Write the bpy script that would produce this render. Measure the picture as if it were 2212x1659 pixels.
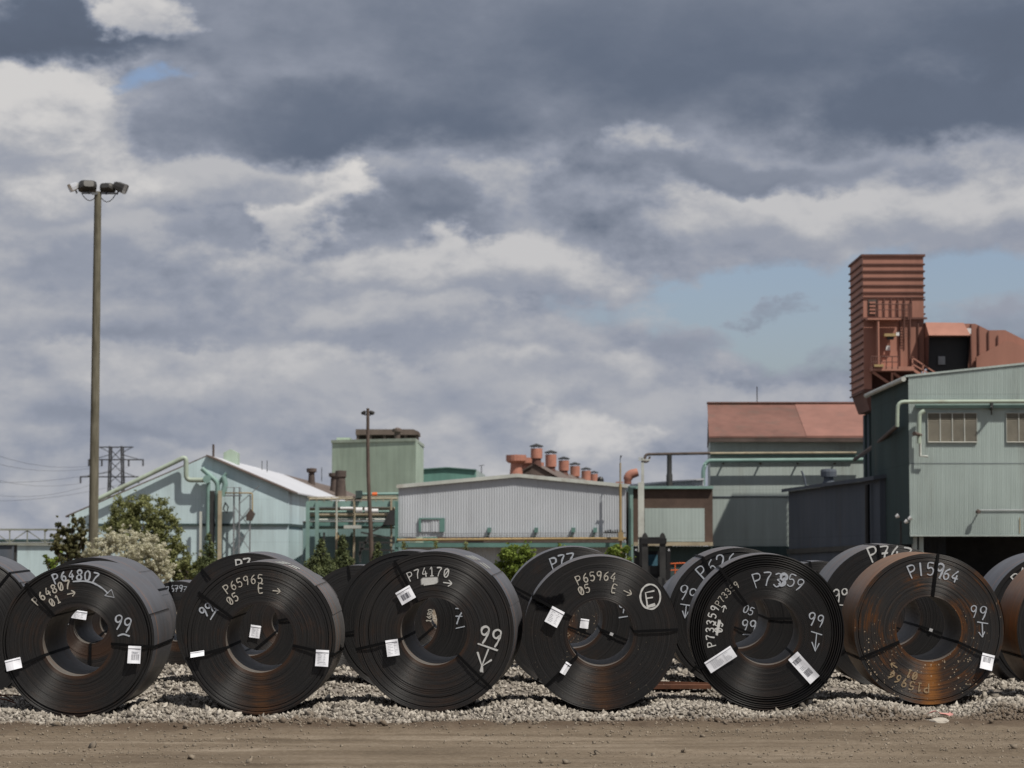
import bpy, bmesh, math, random
import numpy as np
from mathutils import Vector, Matrix, Euler
from mathutils import noise as mnoise

for o in list(bpy.data.objects):
    bpy.data.objects.remove(o)
random.seed(7)
rng = np.random.default_rng(7)
scene = bpy.context.scene
C = scene.collection
R_ = math.radians

# ------------------------------------------------------------------ camera
CAM_H = 1.79
F_PX = 2560.0                 # focal length in pixels of a 1024 px wide frame
K = 1024 / 2212 / F_PX        # metres per measuring unit (1/2212 of the frame width) at 1 m
PITCH = math.atan(171 / F_PX)
cam_d = bpy.data.cameras.new('camera')
cam_d.sensor_width = 44.0
cam_d.lens = 44.0 * F_PX / 1024
cam_d.clip_start = 0.5
cam_d.clip_end = 6000
cam_d.dof.use_dof = True
cam_d.dof.focus_distance = 29.0
cam_d.dof.aperture_fstop = 4.6
cam = bpy.data.objects.new('camera', cam_d)
C.objects.link(cam)
cam.location = (0, 0, CAM_H)
cam.rotation_euler = (math.pi / 2 + PITCH, 0, 0)
scene.camera = cam


def P(U, V, Y):
    """photo position (in a 2212 px wide copy) at the depth Y metres in front of the camera"""
    s = 1024 / 2212
    xc = (U * s - 512) / F_PX
    yc = (384 - V * s) / F_PX
    d = Vector((xc, math.cos(PITCH) - yc * math.sin(PITCH), math.sin(PITCH) + yc * math.cos(PITCH)))
    t = Y / d.y
    return Vector((d.x * t, Y, CAM_H + d.z * t))


# ------------------------------------------------------------------ node helper
class NT:
    def __init__(self, tree):
        self.t = tree
        self.x = 0

    def n(self, typ, **kw):
        nd = self.t.nodes.new(typ)
        self.x += 40
        nd.location = (self.x, 0)
        for k, v in kw.items():
            setattr(nd, k, v)
        return nd

    def put(self, sock, v):
        if v is None:
            return
        if isinstance(v, bpy.types.NodeSocket):
            self.t.links.new(v, sock)
        else:
            if isinstance(v, (tuple, list)) and len(v) == 3 and sock.type == 'RGBA':
                v = (*v, 1)
            sock.default_value = v

    def m(self, op, a, b=None, c=None, clamp=False):
        nd = self.n('ShaderNodeMath', operation=op, use_clamp=clamp)
        self.put(nd.inputs[0], a)
        self.put(nd.inputs[1], b)
        self.put(nd.inputs[2], c)
        return nd.outputs[0]

    def smooth(self, v, lo, hi, a=0.0, b=1.0):
        nd = self.n('ShaderNodeMapRange', interpolation_type='SMOOTHSTEP')
        self.put(nd.inputs['Value'], v)
        nd.inputs['From Min'].default_value = lo
        nd.inputs['From Max'].default_value = hi
        nd.inputs['To Min'].default_value = a
        nd.inputs['To Max'].default_value = b
        return nd.outputs[0]

    def mix(self, f, a, b, blend='MIX'):
        nd = self.n('ShaderNodeMix', data_type='RGBA', blend_type=blend)
        self.put(nd.inputs['Factor'], f)
        self.put(nd.inputs[6], a)
        self.put(nd.inputs[7], b)
        return nd.outputs[2]

    def noise(self, vec=None, scale=5.0, detail=3.0, rough=0.5, dist=0.0, w=None, dims=None, color=False):
        nd = self.n('ShaderNodeTexNoise')
        if dims:
            nd.noise_dimensions = dims
        if vec is not None:
            self.put(nd.inputs['Vector'], vec)
        if w is not None:
            self.put(nd.inputs['W'], w)
        nd.inputs['Scale'].default_value = scale
        nd.inputs['Detail'].default_value = detail
        nd.inputs['Roughness'].default_value = rough
        nd.inputs['Distortion'].default_value = dist
        return nd.outputs['Color' if color else 'Fac']

    def ramp(self, f, stops):
        nd = self.n('ShaderNodeValToRGB')
        el = nd.color_ramp.elements
        while len(el) < len(stops):
            el.new(0.5)
        for e, (p, c) in zip(el, stops):
            e.position = p
            e.color = (*c, 1)
        self.put(nd.inputs[0], f)
        return nd.outputs[0]

    def sep(self, v):
        nd = self.n('ShaderNodeSeparateXYZ')
        self.put(nd.inputs[0], v)
        return nd.outputs

    def comb(self, x, y, z):
        nd = self.n('ShaderNodeCombineXYZ')
        for s, v in zip(nd.inputs, (x, y, z)):
            self.put(s, v)
        return nd.outputs[0]

    def vmul(self, v, s):
        nd = self.n('ShaderNodeVectorMath', operation='MULTIPLY')
        self.put(nd.inputs[0], v)
        self.put(nd.inputs[1], s)
        return nd.outputs[0]

    def vadd(self, v, s):
        nd = self.n('ShaderNodeVectorMath', operation='ADD')
        self.put(nd.inputs[0], v)
        self.put(nd.inputs[1], s)
        return nd.outputs[0]


# ------------------------------------------------------------------ sun and sky
SUN = Vector((0.48, -0.46, 1.0)).normalized()     # towards the sun: behind the camera, to the right
SUN_EL = math.asin(SUN.z)
SUN_AZ = math.atan2(SUN.x, SUN.y)                  # from +Y towards +X
sl = bpy.data.lights.new('sun', 'SUN')
sl.energy = 4.9
sl.angle = R_(0.55)
sl.color = (1.0, 0.945, 0.86)
so = bpy.data.objects.new('sun', sl)
C.objects.link(so)
so.rotation_euler = (-SUN).to_track_quat('-Z', 'Y').to_euler()
so.location = (20, -20, 60)

world = bpy.data.worlds.new('World')
scene.world = world
world.use_nodes = True
wt = world.node_tree
wt.nodes.clear()
w = NT(wt)
SKY_STRENGTH = 0.1
sky = w.n('ShaderNodeTexSky', sky_type='NISHITA', sun_disc=False)
sky.sun_elevation = SUN_EL
sky.sun_rotation = SUN_AZ
sky.altitude = 100
sky.air_density = 1.0
sky.dust_density = 2.2
sky.ozone_density = 1.2
dirv = w.n('ShaderNodeTexCoord').outputs['Generated']
dx, dy, dz = w.sep(dirv)[:3]
# uneven edges: shift the direction a little by noise before placing the cloud masses
wn = w.noise(w.vmul(dirv, (1, 1, 1.6)), scale=15, detail=9, rough=0.60, color=True)
wx, wy, wz = w.sep(wn)[:3]
az = w.m('MULTIPLY_ADD', w.m('SUBTRACT', wx, 0.5), 0.11, w.m('ARCTAN2', dx, dy))
el = w.m('MULTIPLY_ADD', w.m('SUBTRACT', wy, 0.5), 0.050, w.m('ARCSINE', dz))


def blobs(lst):
    acc = 0.0
    for (U, V, ru, rv, amp) in lst:
        a0, e0 = (U - 1106) * K, (1199 - V) * K
        ra, re = ru * K, rv * K
        ta = w.m('MULTIPLY_ADD', az, 1 / ra, -a0 / ra)
        te = w.m('MULTIPLY_ADD', el, 1 / re, -e0 / re)
        s = w.m('MULTIPLY_ADD', te, te, w.m('MULTIPLY', ta, ta))
        g = w.m('EXPONENT', w.m('MULTIPLY', s, -1.0))
        acc = w.m('MULTIPLY_ADD', g, amp, acc)
    return acc


# where the blue shows between the clouds
gap = blobs([
    (1520, 650, 340, 60, 0.80), (2080, 610, 300, 85, 0.80), (300, 200, 120, 40, 0.75), (1700, 745, 220, 60, 0.55),
    (40, 1060, 320, 60, 0.20), (1200, 130, 1300, 180, -0.55), (700, 480, 700, 170, -0.30)])


def fbm(off, scale, detail, rough, zs=2.1):
    v = w.vmul(w.vadd(dirv, off), (1, 1, zs))
    return w.noise(v, scale=scale, detail=detail, rough=rough, dist=0.1)


n_big = fbm((0, 0, 0), 6.5, 4, 0.48, 2.0)
n_mid = fbm((0, 0, 0), 17.0, 10, 0.58, 1.7)
n_mid2 = fbm((0.003, 0, 0.008), 17.0, 10, 0.58, 1.7)
relief = w.m('SUBTRACT', n_mid, n_mid2)                 # light on the upper sides of the billows
nm = w.m('SUBTRACT', n_mid, 0.5)
nb = w.m('SUBTRACT', n_big, 0.5)
val = w.m('MULTIPLY_ADD', nb, 0.60, 0.515)
val = w.m('MULTIPLY_ADD', relief, 0.7, val)
val = w.m('MULTIPLY_ADD', nm, 0.40, val)
cov = w.m('MULTIPLY_ADD', nb, 1.2, 0.66)
cov = w.m('MULTIPLY_ADD', nm, 1.0, cov)
cov = w.m('SUBTRACT', cov, gap)
cov = w.smooth(cov, 0.04, 0.42)
lit = w.m('MULTIPLY_ADD', relief, 4.0, w.m('MULTIPLY', nm, 2.0))
# single cloud banks, far ones first: centre, half size, brightness of top and of base, softness of the edge
BANKS = [
    (1240, 945, 170, 60, 0.80, 0.46, 0.7), (1640, 880, 260, 60, 0.62, 0.44, 0.8), (700, 800, 130, 70, 0.72, 0.46, 0.7), (330, 900, 330, 60, 0.52, 0.38, 0.9),
    (910, 850, 250, 66, 0.60, 0.43, 0.8), (1230, 775, 270, 55, 0.72, 0.47, 0.6), (1480, 730, 170, 50, 0.50, 0.42, 0.9), (2140, 690, 130, 70, 0.48, 0.40, 0.8),
    (1690, 688, 80, 22, 0.36, 0.33, 0.9), (930, 680, 420, 70, 0.66, 0.40, 0.6), (330, 700, 420, 52, 0.50, 0.33, 0.8),
    (1000, 565, 520, 66, 0.76, 0.44, 0.6), (190, 540, 290, 90, 0.64, 0.40, 0.7), (1850, 480, 560, 88, 0.74, 0.44, 0.7), (655, 450, 120, 115, 0.90, 0.64, 0.6),
    (500, 500, 120, 50, 0.50, 0.42, 0.6), (480, 392, 200, 52, 0.68, 0.44, 0.6), (110, 305, 250, 150, 0.84, 0.46, 0.5), (1120, 420, 150, 60, 0.66, 0.40, 0.8),
    (920, 445, 230, 62, 0.36, 0.24, 0.7), (1600, 385, 420, 48, 0.36, 0.28, 0.8), (1330, 325, 130, 62, 0.86, 0.44, 0.8),
    (760, 265, 540, 98, 0.25, 0.16, 0.8), (2050, 260, 560, 110, 0.24, 0.16, 0.7), (1400, 60, 1300, 265, 0.26, 0.15, 0.9), (2300, 130, 520, 190, 0.16, 0.10, 1.2), (20, 90, 460, 85, 0.16, 0.10, 0.7), (285, 40, 150, 62, 0.82, 0.56, 0.7)]
for (U, V, ru, rv, top, bas, soft) in BANKS:
    if top > 0.58:                                     # sunlit cumulus: fuller, with a gentle change to the shaded base
        rv, ru, bas = rv * 1.22, ru * 1.05, bas + 0.05
    a0, e0 = (U - 1106) * K, (1199 - V) * K
    ra, re = ru * K, rv * K
    ta = w.m('MULTIPLY_ADD', az, 1 / ra, -a0 / ra)
    te = w.m('MULTIPLY_ADD', el, 1 / re, -e0 / re)
    q = w.m('MULTIPLY_ADD', te, te, w.m('MULTIPLY', ta, ta))
    d = w.m('MULTIPLY_ADD', nm, 1.7 if top < 0.3 else 3.4, w.m('SUBTRACT', 1.0, q))
    al = w.smooth(d, -0.05, soft * 1.15) if top > 0.58 else w.smooth(d, -0.1, soft + 0.25)
    calm = 0.35 if top < 0.3 else 1.0
    bb = w.smooth(w.m('MULTIPLY_ADD', lit, calm, te), -0.9, 0.8, bas, top + (0.03 if top > 0.58 else 0))
    val = w.m('MULTIPLY_ADD', w.m('SUBTRACT', bb, val), al, val)
    cov = w.m('MAXIMUM', cov, al)
S = 1 / SKY_STRENGTH
cloud = w.ramp(val, [(0.0, (0.075, 0.092, 0.130)), (0.20, (0.127, 0.155, 0.212)), (0.46, (0.290, 0.316, 0.382)),
                     (0.68, (0.450, 0.456, 0.482)), (0.95, (0.70, 0.68, 0.66))])
cloud = w.mix(1.0, cloud, (S, S, S), 'MULTIPLY')
blue = w.mix(1.0, sky.outputs[0], (1.03, 1.00, 1.08), 'MULTIPLY')
col = w.mix(cov, blue, cloud)
bg = w.n('ShaderNodeBackground')
w.put(bg.inputs['Color'], col)
bg.inputs['Strength'].default_value = SKY_STRENGTH
wo = w.n('ShaderNodeOutputWorld')
wt.links.new(bg.outputs[0], wo.inputs['Surface'])

world.cycles.sampling_method = 'MANUAL'
world.cycles.sample_map_resolution = 512
scene.render.engine = 'CYCLES'
scene.view_settings.view_transform = 'Standard'
scene.view_settings.look = 'None'
scene.view_settings.gamma = 1.0
scene.view_settings.exposure = 0.0
scene.view_settings.use_curve_mapping = False


# ------------------------------------------------------------------ object helpers
def tag(o, label=None, cat=None, group=None, kind=None):
    if label: o['label'] = label
    if cat: o['category'] = cat
    if group: o['group'] = group
    if kind: o['kind'] = kind
    return o


def thing(name, label, cat, loc=(0, 0, 0), group=None, rot=None):
    o = bpy.data.objects.new(name, None)
    o.empty_display_size = 0.2
    C.objects.link(o)
    o.location = loc
    if rot: o.rotation_euler = rot
    return tag(o, label, cat, group)


def origin_of(o):
    v = Vector((0, 0, 0))
    while o is not None:
        v = v + Vector(o.location)
        o = o.parent
    return v


class MB:
    """collects shapes and links them as one mesh object"""
    def __init__(self):
        self.v, self.f, self.mi, self.sm = [], [], [], []
        self.cur = 0
        self.smooth = False

    def add(self, vs, fs):
        b = len(self.v)
        self.v += [tuple(x) for x in vs]
        for f in fs:
            self.f.append(tuple(b + i for i in f))
            self.mi.append(self.cur)
            self.sm.append(self.smooth)
        return self

    def box(self, x0, x1, y0, y1, z0, z1):
        vs = [(x0, y0, z0), (x1, y0, z0), (x1, y1, z0), (x0, y1, z0), (x0, y0, z1), (x1, y0, z1), (x1, y1, z1), (x0, y1, z1)]
        return self.add(vs, [(0, 3, 2, 1), (4, 5, 6, 7), (0, 1, 5, 4), (1, 2, 6, 5), (2, 3, 7, 6), (3, 0, 4, 7)])

    def prism(self, pts, y0, y1):
        """outline (x, z) pushed from y0 to y1"""
        n = len(pts)
        vs = [(x, y0, z) for x, z in pts] + [(x, y1, z) for x, z in pts]
        return self.add(vs, [tuple(range(n)), tuple(range(2 * n - 1, n - 1, -1))] + [(i, n + i, n + (i + 1) % n, (i + 1) % n) for i in range(n)])

    def hexa(self, p):
        return self.add(p, [(0, 3, 2, 1), (4, 5, 6, 7), (0, 1, 5, 4), (1, 2, 6, 5), (2, 3, 7, 6), (3, 0, 4, 7)])

    def tube(self, path, r, n=8, cap=True):
        path = [Vector(p) for p in path]
        rs = r if isinstance(r, (list, tuple)) else [r] * len(path)
        vs, fs = [], []
        prev = None
        for i, p in enumerate(path):
            t = (path[min(i + 1, len(path) - 1)] - path[max(i - 1, 0)]).normalized()
            if prev is None:
                a = t.orthogonal().normalized()
            else:
                a = (prev - t * prev.dot(t)).normalized()
            prev = a
            b = t.cross(a)
            for k in range(n):
                an = 2 * math.pi * k / n
                vs.append(p + (a * math.cos(an) + b * math.sin(an)) * rs[i])
        for i in range(len(path) - 1):
            for k in range(n):
                fs.append((i * n + k, i * n + (k + 1) % n, (i + 1) * n + (k + 1) % n, (i + 1) * n + k))
        sm = self.smooth
        self.smooth = n > 5
        self.add(vs, fs)
        self.smooth = sm
        if cap:
            self.add([vs[k] for k in range(n)], [tuple(range(n - 1, -1, -1))])
            self.add(vs[-n:], [tuple(range(n))])
        return self

    def bar(self, a, b, wd, ht=None):
        """straight square bar from a to b"""
        ht = ht or wd
        a, b = Vector(a), Vector(b)
        t = (b - a).normalized()
        up = Vector((0, 0, 1)) if abs(t.z) < 0.95 else Vector((0, 1, 0))
        s = t.cross(up).normalized()
        u = s.cross(t)
        vs = []
        for p in (a, b):
            for i, j in ((-1, -1), (1, -1), (1, 1), (-1, 1)):
                vs.append(p + s * (i * wd / 2) + u * (j * ht / 2))
        return self.add(vs, [(0, 3, 2, 1), (4, 5, 6, 7), (0, 1, 5, 4), (1, 2, 6, 5), (2, 3, 7, 6), (3, 0, 4, 7)])

    def lathe(self, prof, c, n=16):
        """profile (radius, height) turned about the vertical through c"""
        vs, fs = [], []
        for r, z in prof:
            for k in range(n):
                an = 2 * math.pi * k / n
                vs.append((c[0] + r * math.cos(an), c[1] + r * math.sin(an), c[2] + z))
        for i in range(len(prof) - 1):
            for k in range(n):
                fs.append((i * n + k, i * n + (k + 1) % n, (i + 1) * n + (k + 1) % n, (i + 1) * n + k))
        return self.add(vs, fs)

    def corr(self, a, b, z0, top, pitch, depth, out):
        """ribbed sheet between plan points a and b; top = height as a function of 0..1; out = outward normal"""
        a, b, out = Vector(a), Vector(b), Vector(out)
        L = (b - a).length
        n = max(2, int(L / pitch))
        vs, fs = [], []
        st = []
        for i in range(n):
            for s, d in ((0.0, 0), (0.5, 0), (0.62, 1), (0.88, 1)):
                st.append(((i + s) / n, d))
        st.append((1.0, 0))
        for s, d in st:
            p = a.lerp(b, s) + out * (d * depth)
            vs += [(p.x, p.y, z0 if not callable(z0) else z0(s)), (p.x, p.y, top(s) if callable(top) else top)]
        for i in range(len(st) - 1):
            fs.append((2 * i, 2 * i + 2, 2 * i + 3, 2 * i + 1))
        return self.add(vs, fs)

    def build(self, name, mats, parent=None, local=False):
        me = bpy.data.meshes.new(name)
        v = self.v
        if parent is not None and not local:
            o0 = origin_of(parent)
            v = [(x - o0.x, y - o0.y, z - o0.z) for x, y, z in v]
        me.from_pydata(v, [], self.f)
        if not isinstance(mats, (list, tuple)):
            mats = [mats]
        for m in mats:
            me.materials.append(m)
        me.polygons.foreach_set('material_index', self.mi)
        me.polygons.foreach_set('use_smooth', self.sm)
        me.update()
        o = bpy.data.objects.new(name, me)
        C.objects.link(o)
        if parent is not None:
            o.parent = parent
        return o


def arc(c, r, a0, a1, n, plane='xz'):
    out = []
    for i in range(n + 1):
        a = R_(a0 + (a1 - a0) * i / n)
        if plane == 'xz':
            out.append((c[0] + r * math.cos(a), c[1], c[2] + r * math.sin(a)))
        else:
            out.append((c[0] + r * math.cos(a), c[1] + r * math.sin(a), c[2]))
    return out


def bend(pts, r, n=4):
    """round the corners of a pipe run"""
    pts = [Vector(p) for p in pts]
    out = [pts[0]]
    for i in range(1, len(pts) - 1):
        a = pts[i] + (pts[i - 1] - pts[i]).normalized() * r
        b = pts[i] + (pts[i + 1] - pts[i]).normalized() * r
        for k in range(n + 1):
            t = k / n
            out.append(a * (1 - t) ** 2 + pts[i] * 2 * t * (1 - t) + b * t * t)
    out.append(pts[-1])
    return out


# ------------------------------------------------------------------ materials
def new_mat(name):
    m = bpy.data.materials.new(name)
    m.use_nodes = True
    m.node_tree.nodes.clear()
    t = NT(m.node_tree)
    b = t.n('ShaderNodeBsdfPrincipled')
    o = t.n('ShaderNodeOutputMaterial')
    m.node_tree.links.new(b.outputs[0], o.inputs['Surface'])
    return m, t, b


def plain(name, colr, rough=0.6, metal=0.0, var=0.25, scale=2.0, streak=False, dirt=None, dirt_amt=0.4, spec=0.4, bump=0.0):
    """a surface with a slightly uneven colour; streak = runs of weather down a wall"""
    m, t, b = new_mat(name)
    pos = t.n('ShaderNodeNewGeometry').outputs['Position']
    if streak:
        v = t.vmul(pos, (1.0, 1.0, 0.12))
    else:
        v = pos
    n1 = t.noise(v, scale=scale, detail=5, rough=0.6)
    n2 = t.noise(pos, scale=scale * 0.23, detail=3)
    f = t.m('MULTIPLY_ADD', t.m('SUBTRACT', n1, 0.5), 0.8, n2)
    lo = tuple(c * (1 - var) for c in colr)
    hi = tuple(min(0.9, c * (1 + var)) for c in colr)
    cc = t.ramp(f, [(0.25, lo), (0.75, hi)])
    if dirt:
        n3 = t.noise(v, scale=scale * 0.7, detail=6, rough=0.65)
        cc = t.mix(t.m('MULTIPLY', t.smooth(n3, 0.50, 0.72), dirt_amt), cc, dirt)
    t.put(b.inputs['Base Color'], cc)
    b.inputs['Roughness'].default_value = rough
    b.inputs['Metallic'].default_value = metal
    b.inputs['Specular IOR Level'].default_value = spec
    if bump:
        bn = t.n('ShaderNodeBump')
        bn.inputs['Strength'].default_value = 0.6
        bn.inputs['Distance'].default_value = bump
        t.put(bn.inputs['Height'], n1)
        t.put(b.inputs['Normal'], bn.outputs[0])
    return m


def siding(name, colr, pitch=0.2, dirt=(0.12, 0.10, 0.08), dirt_amt=0.42, var=0.15, seam=3.0, rough=0.55, spec=0.35):
    """painted ribbed sheet, too far away for single ribs: fine relief, sheet seams and weather runs"""
    m, t, b = new_mat(name)
    geo = t.n('ShaderNodeNewGeometry')
    pos = geo.outputs['Position']
    x, y, z = t.sep(pos)[:3]
    run = t.m('ADD', x, y)
    n1 = t.noise(t.vmul(pos, (1, 1, 0.06)), scale=1.6, detail=6, rough=0.65)
    n2 = t.noise(pos, scale=0.25, detail=3)
    f = t.m('MULTIPLY_ADD', t.m('SUBTRACT', n1, 0.5), 0.9, n2)
    cc = t.ramp(f, [(0.25, tuple(c * (1 - var) for c in colr)), (0.75, tuple(c * (1 + var) for c in colr))])
    n3 = t.noise(t.vmul(pos, (1, 1, 0.10)), scale=0.9, detail=7, rough=0.7)
    cc = t.mix(t.m('MULTIPLY', t.smooth(n3, 0.52, 0.75), dirt_amt), cc, dirt)
    # horizontal lap joints
    lap = t.m('PINGPONG', t.m('ADD', z, 0.3), seam / 2)
    lapm = t.smooth(lap, 0.0, 0.03, 0.35, 0.0)
    cc = t.mix(lapm, cc, tuple(c * 0.5 for c in colr))
    rib = t.m('SINE', t.m('MULTIPLY', run, 2 * math.pi / pitch))
    bn = t.n('ShaderNodeBump')
    bn.inputs['Strength'].default_value = 0.5
    bn.inputs['Distance'].default_value = 0.004
    t.put(bn.inputs['Height'], rib)
    t.put(b.inputs['Normal'], bn.outputs[0])
    t.put(b.inputs['Base Color'], cc)
    b.inputs['Roughness'].default_value = rough
    b.inputs['Specular IOR Level'].default_value = spec
    return m


M = {}
M['pale_blue'] = siding('pale_blue_siding', (0.45, 0.56, 0.585))
M['pale_teal'] = siding('pale_teal_siding', (0.335, 0.395, 0.378))
M['pale_teal2'] = siding('weathered_teal_siding', (0.335, 0.385, 0.365), dirt_amt=0.35)
M['shade_teal'] = siding('blue_grey_and_shaded_siding', (0.085, 0.098, 0.118), rough=0.9, spec=0.08)  # on the shed and tower base this dark tone includes painted shade
M['dark_teal'] = siding('dark_green_and_shaded_siding', (0.052, 0.076, 0.076), rough=0.9, spec=0.08)  # dark trim colour; also paints shade on the gate building's side
M['green'] = siding('green_siding', (0.36, 0.45, 0.36), pitch=0.35, dirt_amt=0.3)
M['far_green'] = siding('sea_green_siding', (0.111, 0.230, 0.196), pitch=0.35)
M['grey_sheet'] = plain('galvanised_sheet', (0.46, 0.485, 0.515), 0.45, 0.15, 0.10, 1.2, True, (0.187, 0.187, 0.204), 0.35)
M['white_roof'] = plain('white_roof_coating', (0.46, 0.47, 0.50), 0.6, 0, 0.05, 0.4)
M['brown_roof'] = plain('weathered_brown_roof', (0.111, 0.085, 0.072), 0.8, 0, 0.30, 1.0, True)
M['red_roof'] = plain('faded_red_roof', (0.155, 0.075, 0.058), 0.75, 0, 0.22, 1.4, True, (0.111, 0.076, 0.060), 0.6)
M['red_roof2'] = plain('lighter_red_roof', (0.225, 0.110, 0.086), 0.75, 0, 0.15, 1.4, True, (0.170, 0.102, 0.085), 0.4)
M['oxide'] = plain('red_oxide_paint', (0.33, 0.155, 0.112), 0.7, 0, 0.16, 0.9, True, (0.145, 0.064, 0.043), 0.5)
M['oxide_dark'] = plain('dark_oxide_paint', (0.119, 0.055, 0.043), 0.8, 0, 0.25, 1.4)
M['orange'] = plain('orange_red_paint', (0.357, 0.157, 0.111), 0.65, 0, 0.2, 2.0, False, (0.170, 0.085, 0.068), 0.4)
M['brick'] = plain('sooty_brown_wall', (0.089, 0.060, 0.047), 0.9, 0, 0.2, 3.0)
M['teal_trim'] = plain('teal_trim_paint', (0.089, 0.178, 0.157), 0.55, 0, 0.2, 2.0)
M['teal_pipe'] = plain('teal_pipe_paint', (0.170, 0.268, 0.242), 0.5, 0, 0.2, 1.5)
M['pale_pipe'] = plain('pale_green_pipe_paint', (0.315, 0.374, 0.306), 0.5, 0, 0.2, 1.5, False, (0.170, 0.128, 0.076), 0.4)
M['tan_pipe'] = plain('tan_pipe_paint', (0.306, 0.264, 0.187), 0.6, 0, 0.25, 2.0, False, (0.128, 0.068, 0.034), 0.5)
M['yellow'] = plain('ochre_yellow_paint', (0.30, 0.215, 0.10), 0.6, 0, 0.2, 2.0)
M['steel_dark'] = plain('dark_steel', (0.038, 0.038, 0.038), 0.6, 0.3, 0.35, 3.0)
M['iron'] = plain('sooty_iron', (0.085, 0.064, 0.055), 0.8, 0.1, 0.35, 3.0)
M['grey_metal'] = plain('grey_metal', (0.204, 0.212, 0.221), 0.5, 0.4, 0.2, 3.0)
M['white_paint'] = plain('white_paint', (0.612, 0.612, 0.612), 0.5, 0, 0.06, 2.0)
M['off_white'] = plain('weathered_white_paint', (0.425, 0.442, 0.408), 0.6, 0, 0.15, 2.0, False, (0.212, 0.170, 0.128), 0.4)
M['black'] = plain('black_paint', (0.010, 0.010, 0.011), 0.5, 0, 0.3, 3.0)
M['shutter'] = plain('brown_louvre_paint', (0.165, 0.15, 0.115), 0.7, 0, 0.25, 3.0)
M['rust'] = plain('rusty_steel', (0.105, 0.042, 0.022), 0.85, 0.1, 0.4, 9.0)
M['bark'] = plain('bark', (0.060, 0.047, 0.034), 0.9, 0, 0.3, 8.0)
M['signal_orange'] = plain('orange_safety_paint', (0.552, 0.111, 0.025), 0.5, 0, 0.1, 3.0)
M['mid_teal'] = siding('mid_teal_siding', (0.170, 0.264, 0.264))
M['bridge'] = plain('grey_green_bridge_paint', (0.19, 0.20, 0.17), 0.7, 0, 0.2, 2.0)
M['tinted'] = plain('blue_seat_fabric', (0.043, 0.111, 0.153), 0.7, 0, 0.3, 5.0)
# ------------------------------------------------------------------ ground, road, gravel
GZ = -0.06


def vnoise(x, y, seed=0):
    """smooth value noise on numpy arrays, 0..1"""
    xi, yi = np.floor(x).astype(np.int64), np.floor(y).astype(np.int64)
    fx, fy = x - xi, y - yi
    fx, fy = fx * fx * (3 - 2 * fx), fy * fy * (3 - 2 * fy)

    def h(a, b):
        n = (a * 374761393 + b * 668265263 + seed * 1442695041) & 0x7fffffff
        n = ((n ^ (n >> 13)) * 1274126177) & 0x7fffffff
        return ((n ^ (n >> 16)) & 0xffff) / 65535.0
    a = h(xi, yi) * (1 - fx) + h(xi + 1, yi) * fx
    b = h(xi, yi + 1) * (1 - fx) + h(xi + 1, yi + 1) * fx
    return a * (1 - fy) + b * fy


def grid_mesh(name, xs, ys, zf, mat, kind='structure'):
    X, Y = np.meshgrid(xs, ys)
    Z = zf(X, Y)
    v = np.stack([X, Y, Z], -1).reshape(-1, 3)
    nx, ny = len(xs), len(ys)
    i = np.arange(nx * ny).reshape(ny, nx)
    q = np.stack([i[:-1, :-1], i[:-1, 1:], i[1:, 1:], i[1:, :-1]], -1).reshape(-1, 4)
    me = bpy.data.meshes.new(name)
    me.from_pydata(v.tolist(), [], q.tolist())
    me.polygons.foreach_set('use_smooth', np.ones(len(q), bool))
    me.materials.append(mat)
    o = bpy.data.objects.new(name, me)
    C.objects.link(o)
    if kind: o['kind'] = kind
    return o


def dirt_mat(name, road):
    m, t, b = new_mat(name)
    pos = t.n('ShaderNodeNewGeometry').outputs['Position']
    x, y, z = t.sep(pos)[:3]
    lanes = t.noise(t.vmul(pos, (0.10, 1.0, 1.0)), scale=1.9, detail=6, rough=0.62, dist=0.3)
    lanes2 = t.noise(t.vmul(pos, (0.05, 1.0, 1.0)), scale=7.0, detail=5, rough=0.6)
    blot = t.noise(pos, scale=0.8, detail=7, rough=0.62)
    grit = t.noise(pos, scale=24, detail=6, rough=0.75)
    f = t.m('MULTIPLY_ADD', t.m('SUBTRACT', lanes2, 0.5), 0.30, t.m('MULTIPLY_ADD', t.m('SUBTRACT', lanes, 0.5), 0.75, 0.5))
    f = t.m('MULTIPLY_ADD', t.m('SUBTRACT', blot, 0.5), 0.55, f)
    f = t.m('MULTIPLY_ADD', t.m('SUBTRACT', grit, 0.5), 0.70, f)
    cc = t.ramp(f, [(0.22, (0.078, 0.059, 0.041)), (0.46, (0.128, 0.100, 0.071)), (0.60, (0.162, 0.129, 0.094)), (0.85, (0.245, 0.204, 0.158))])
    if road:
        # damp, fresh soil along the foot of the gravel bank
        edge = t.m('SUBTRACT', y, t.m('MULTIPLY_ADD', x, 0.10, 27.35))
        edge = t.m('MULTIPLY_ADD', t.m('SUBTRACT', blot, 0.5), 0.9, edge)
        cc = t.mix(t.smooth(edge, -0.55, 0.15, 0, 0.75), cc, (0.066, 0.046, 0.032))
    t.put(b.inputs['Base Color'], cc)
    b.inputs['Roughness'].default_value = 0.95
    b.inputs['Specular IOR Level'].default_value = 0.15
    bn = t.n('ShaderNodeBump')
    bn.inputs['Strength'].default_value = 0.7
    bn.inputs['Distance'].default_value = 0.02
    t.put(bn.inputs['Height'], t.m('MULTIPLY_ADD', grit, 0.7, t.m('MULTIPLY', lanes2, 0.8)))
    t.put(b.inputs['Normal'], bn.outputs[0])
    return m


M['dirt'] = dirt_mat('dry_dirt', False)
M['road'] = dirt_mat('dirt_road', True)

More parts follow.
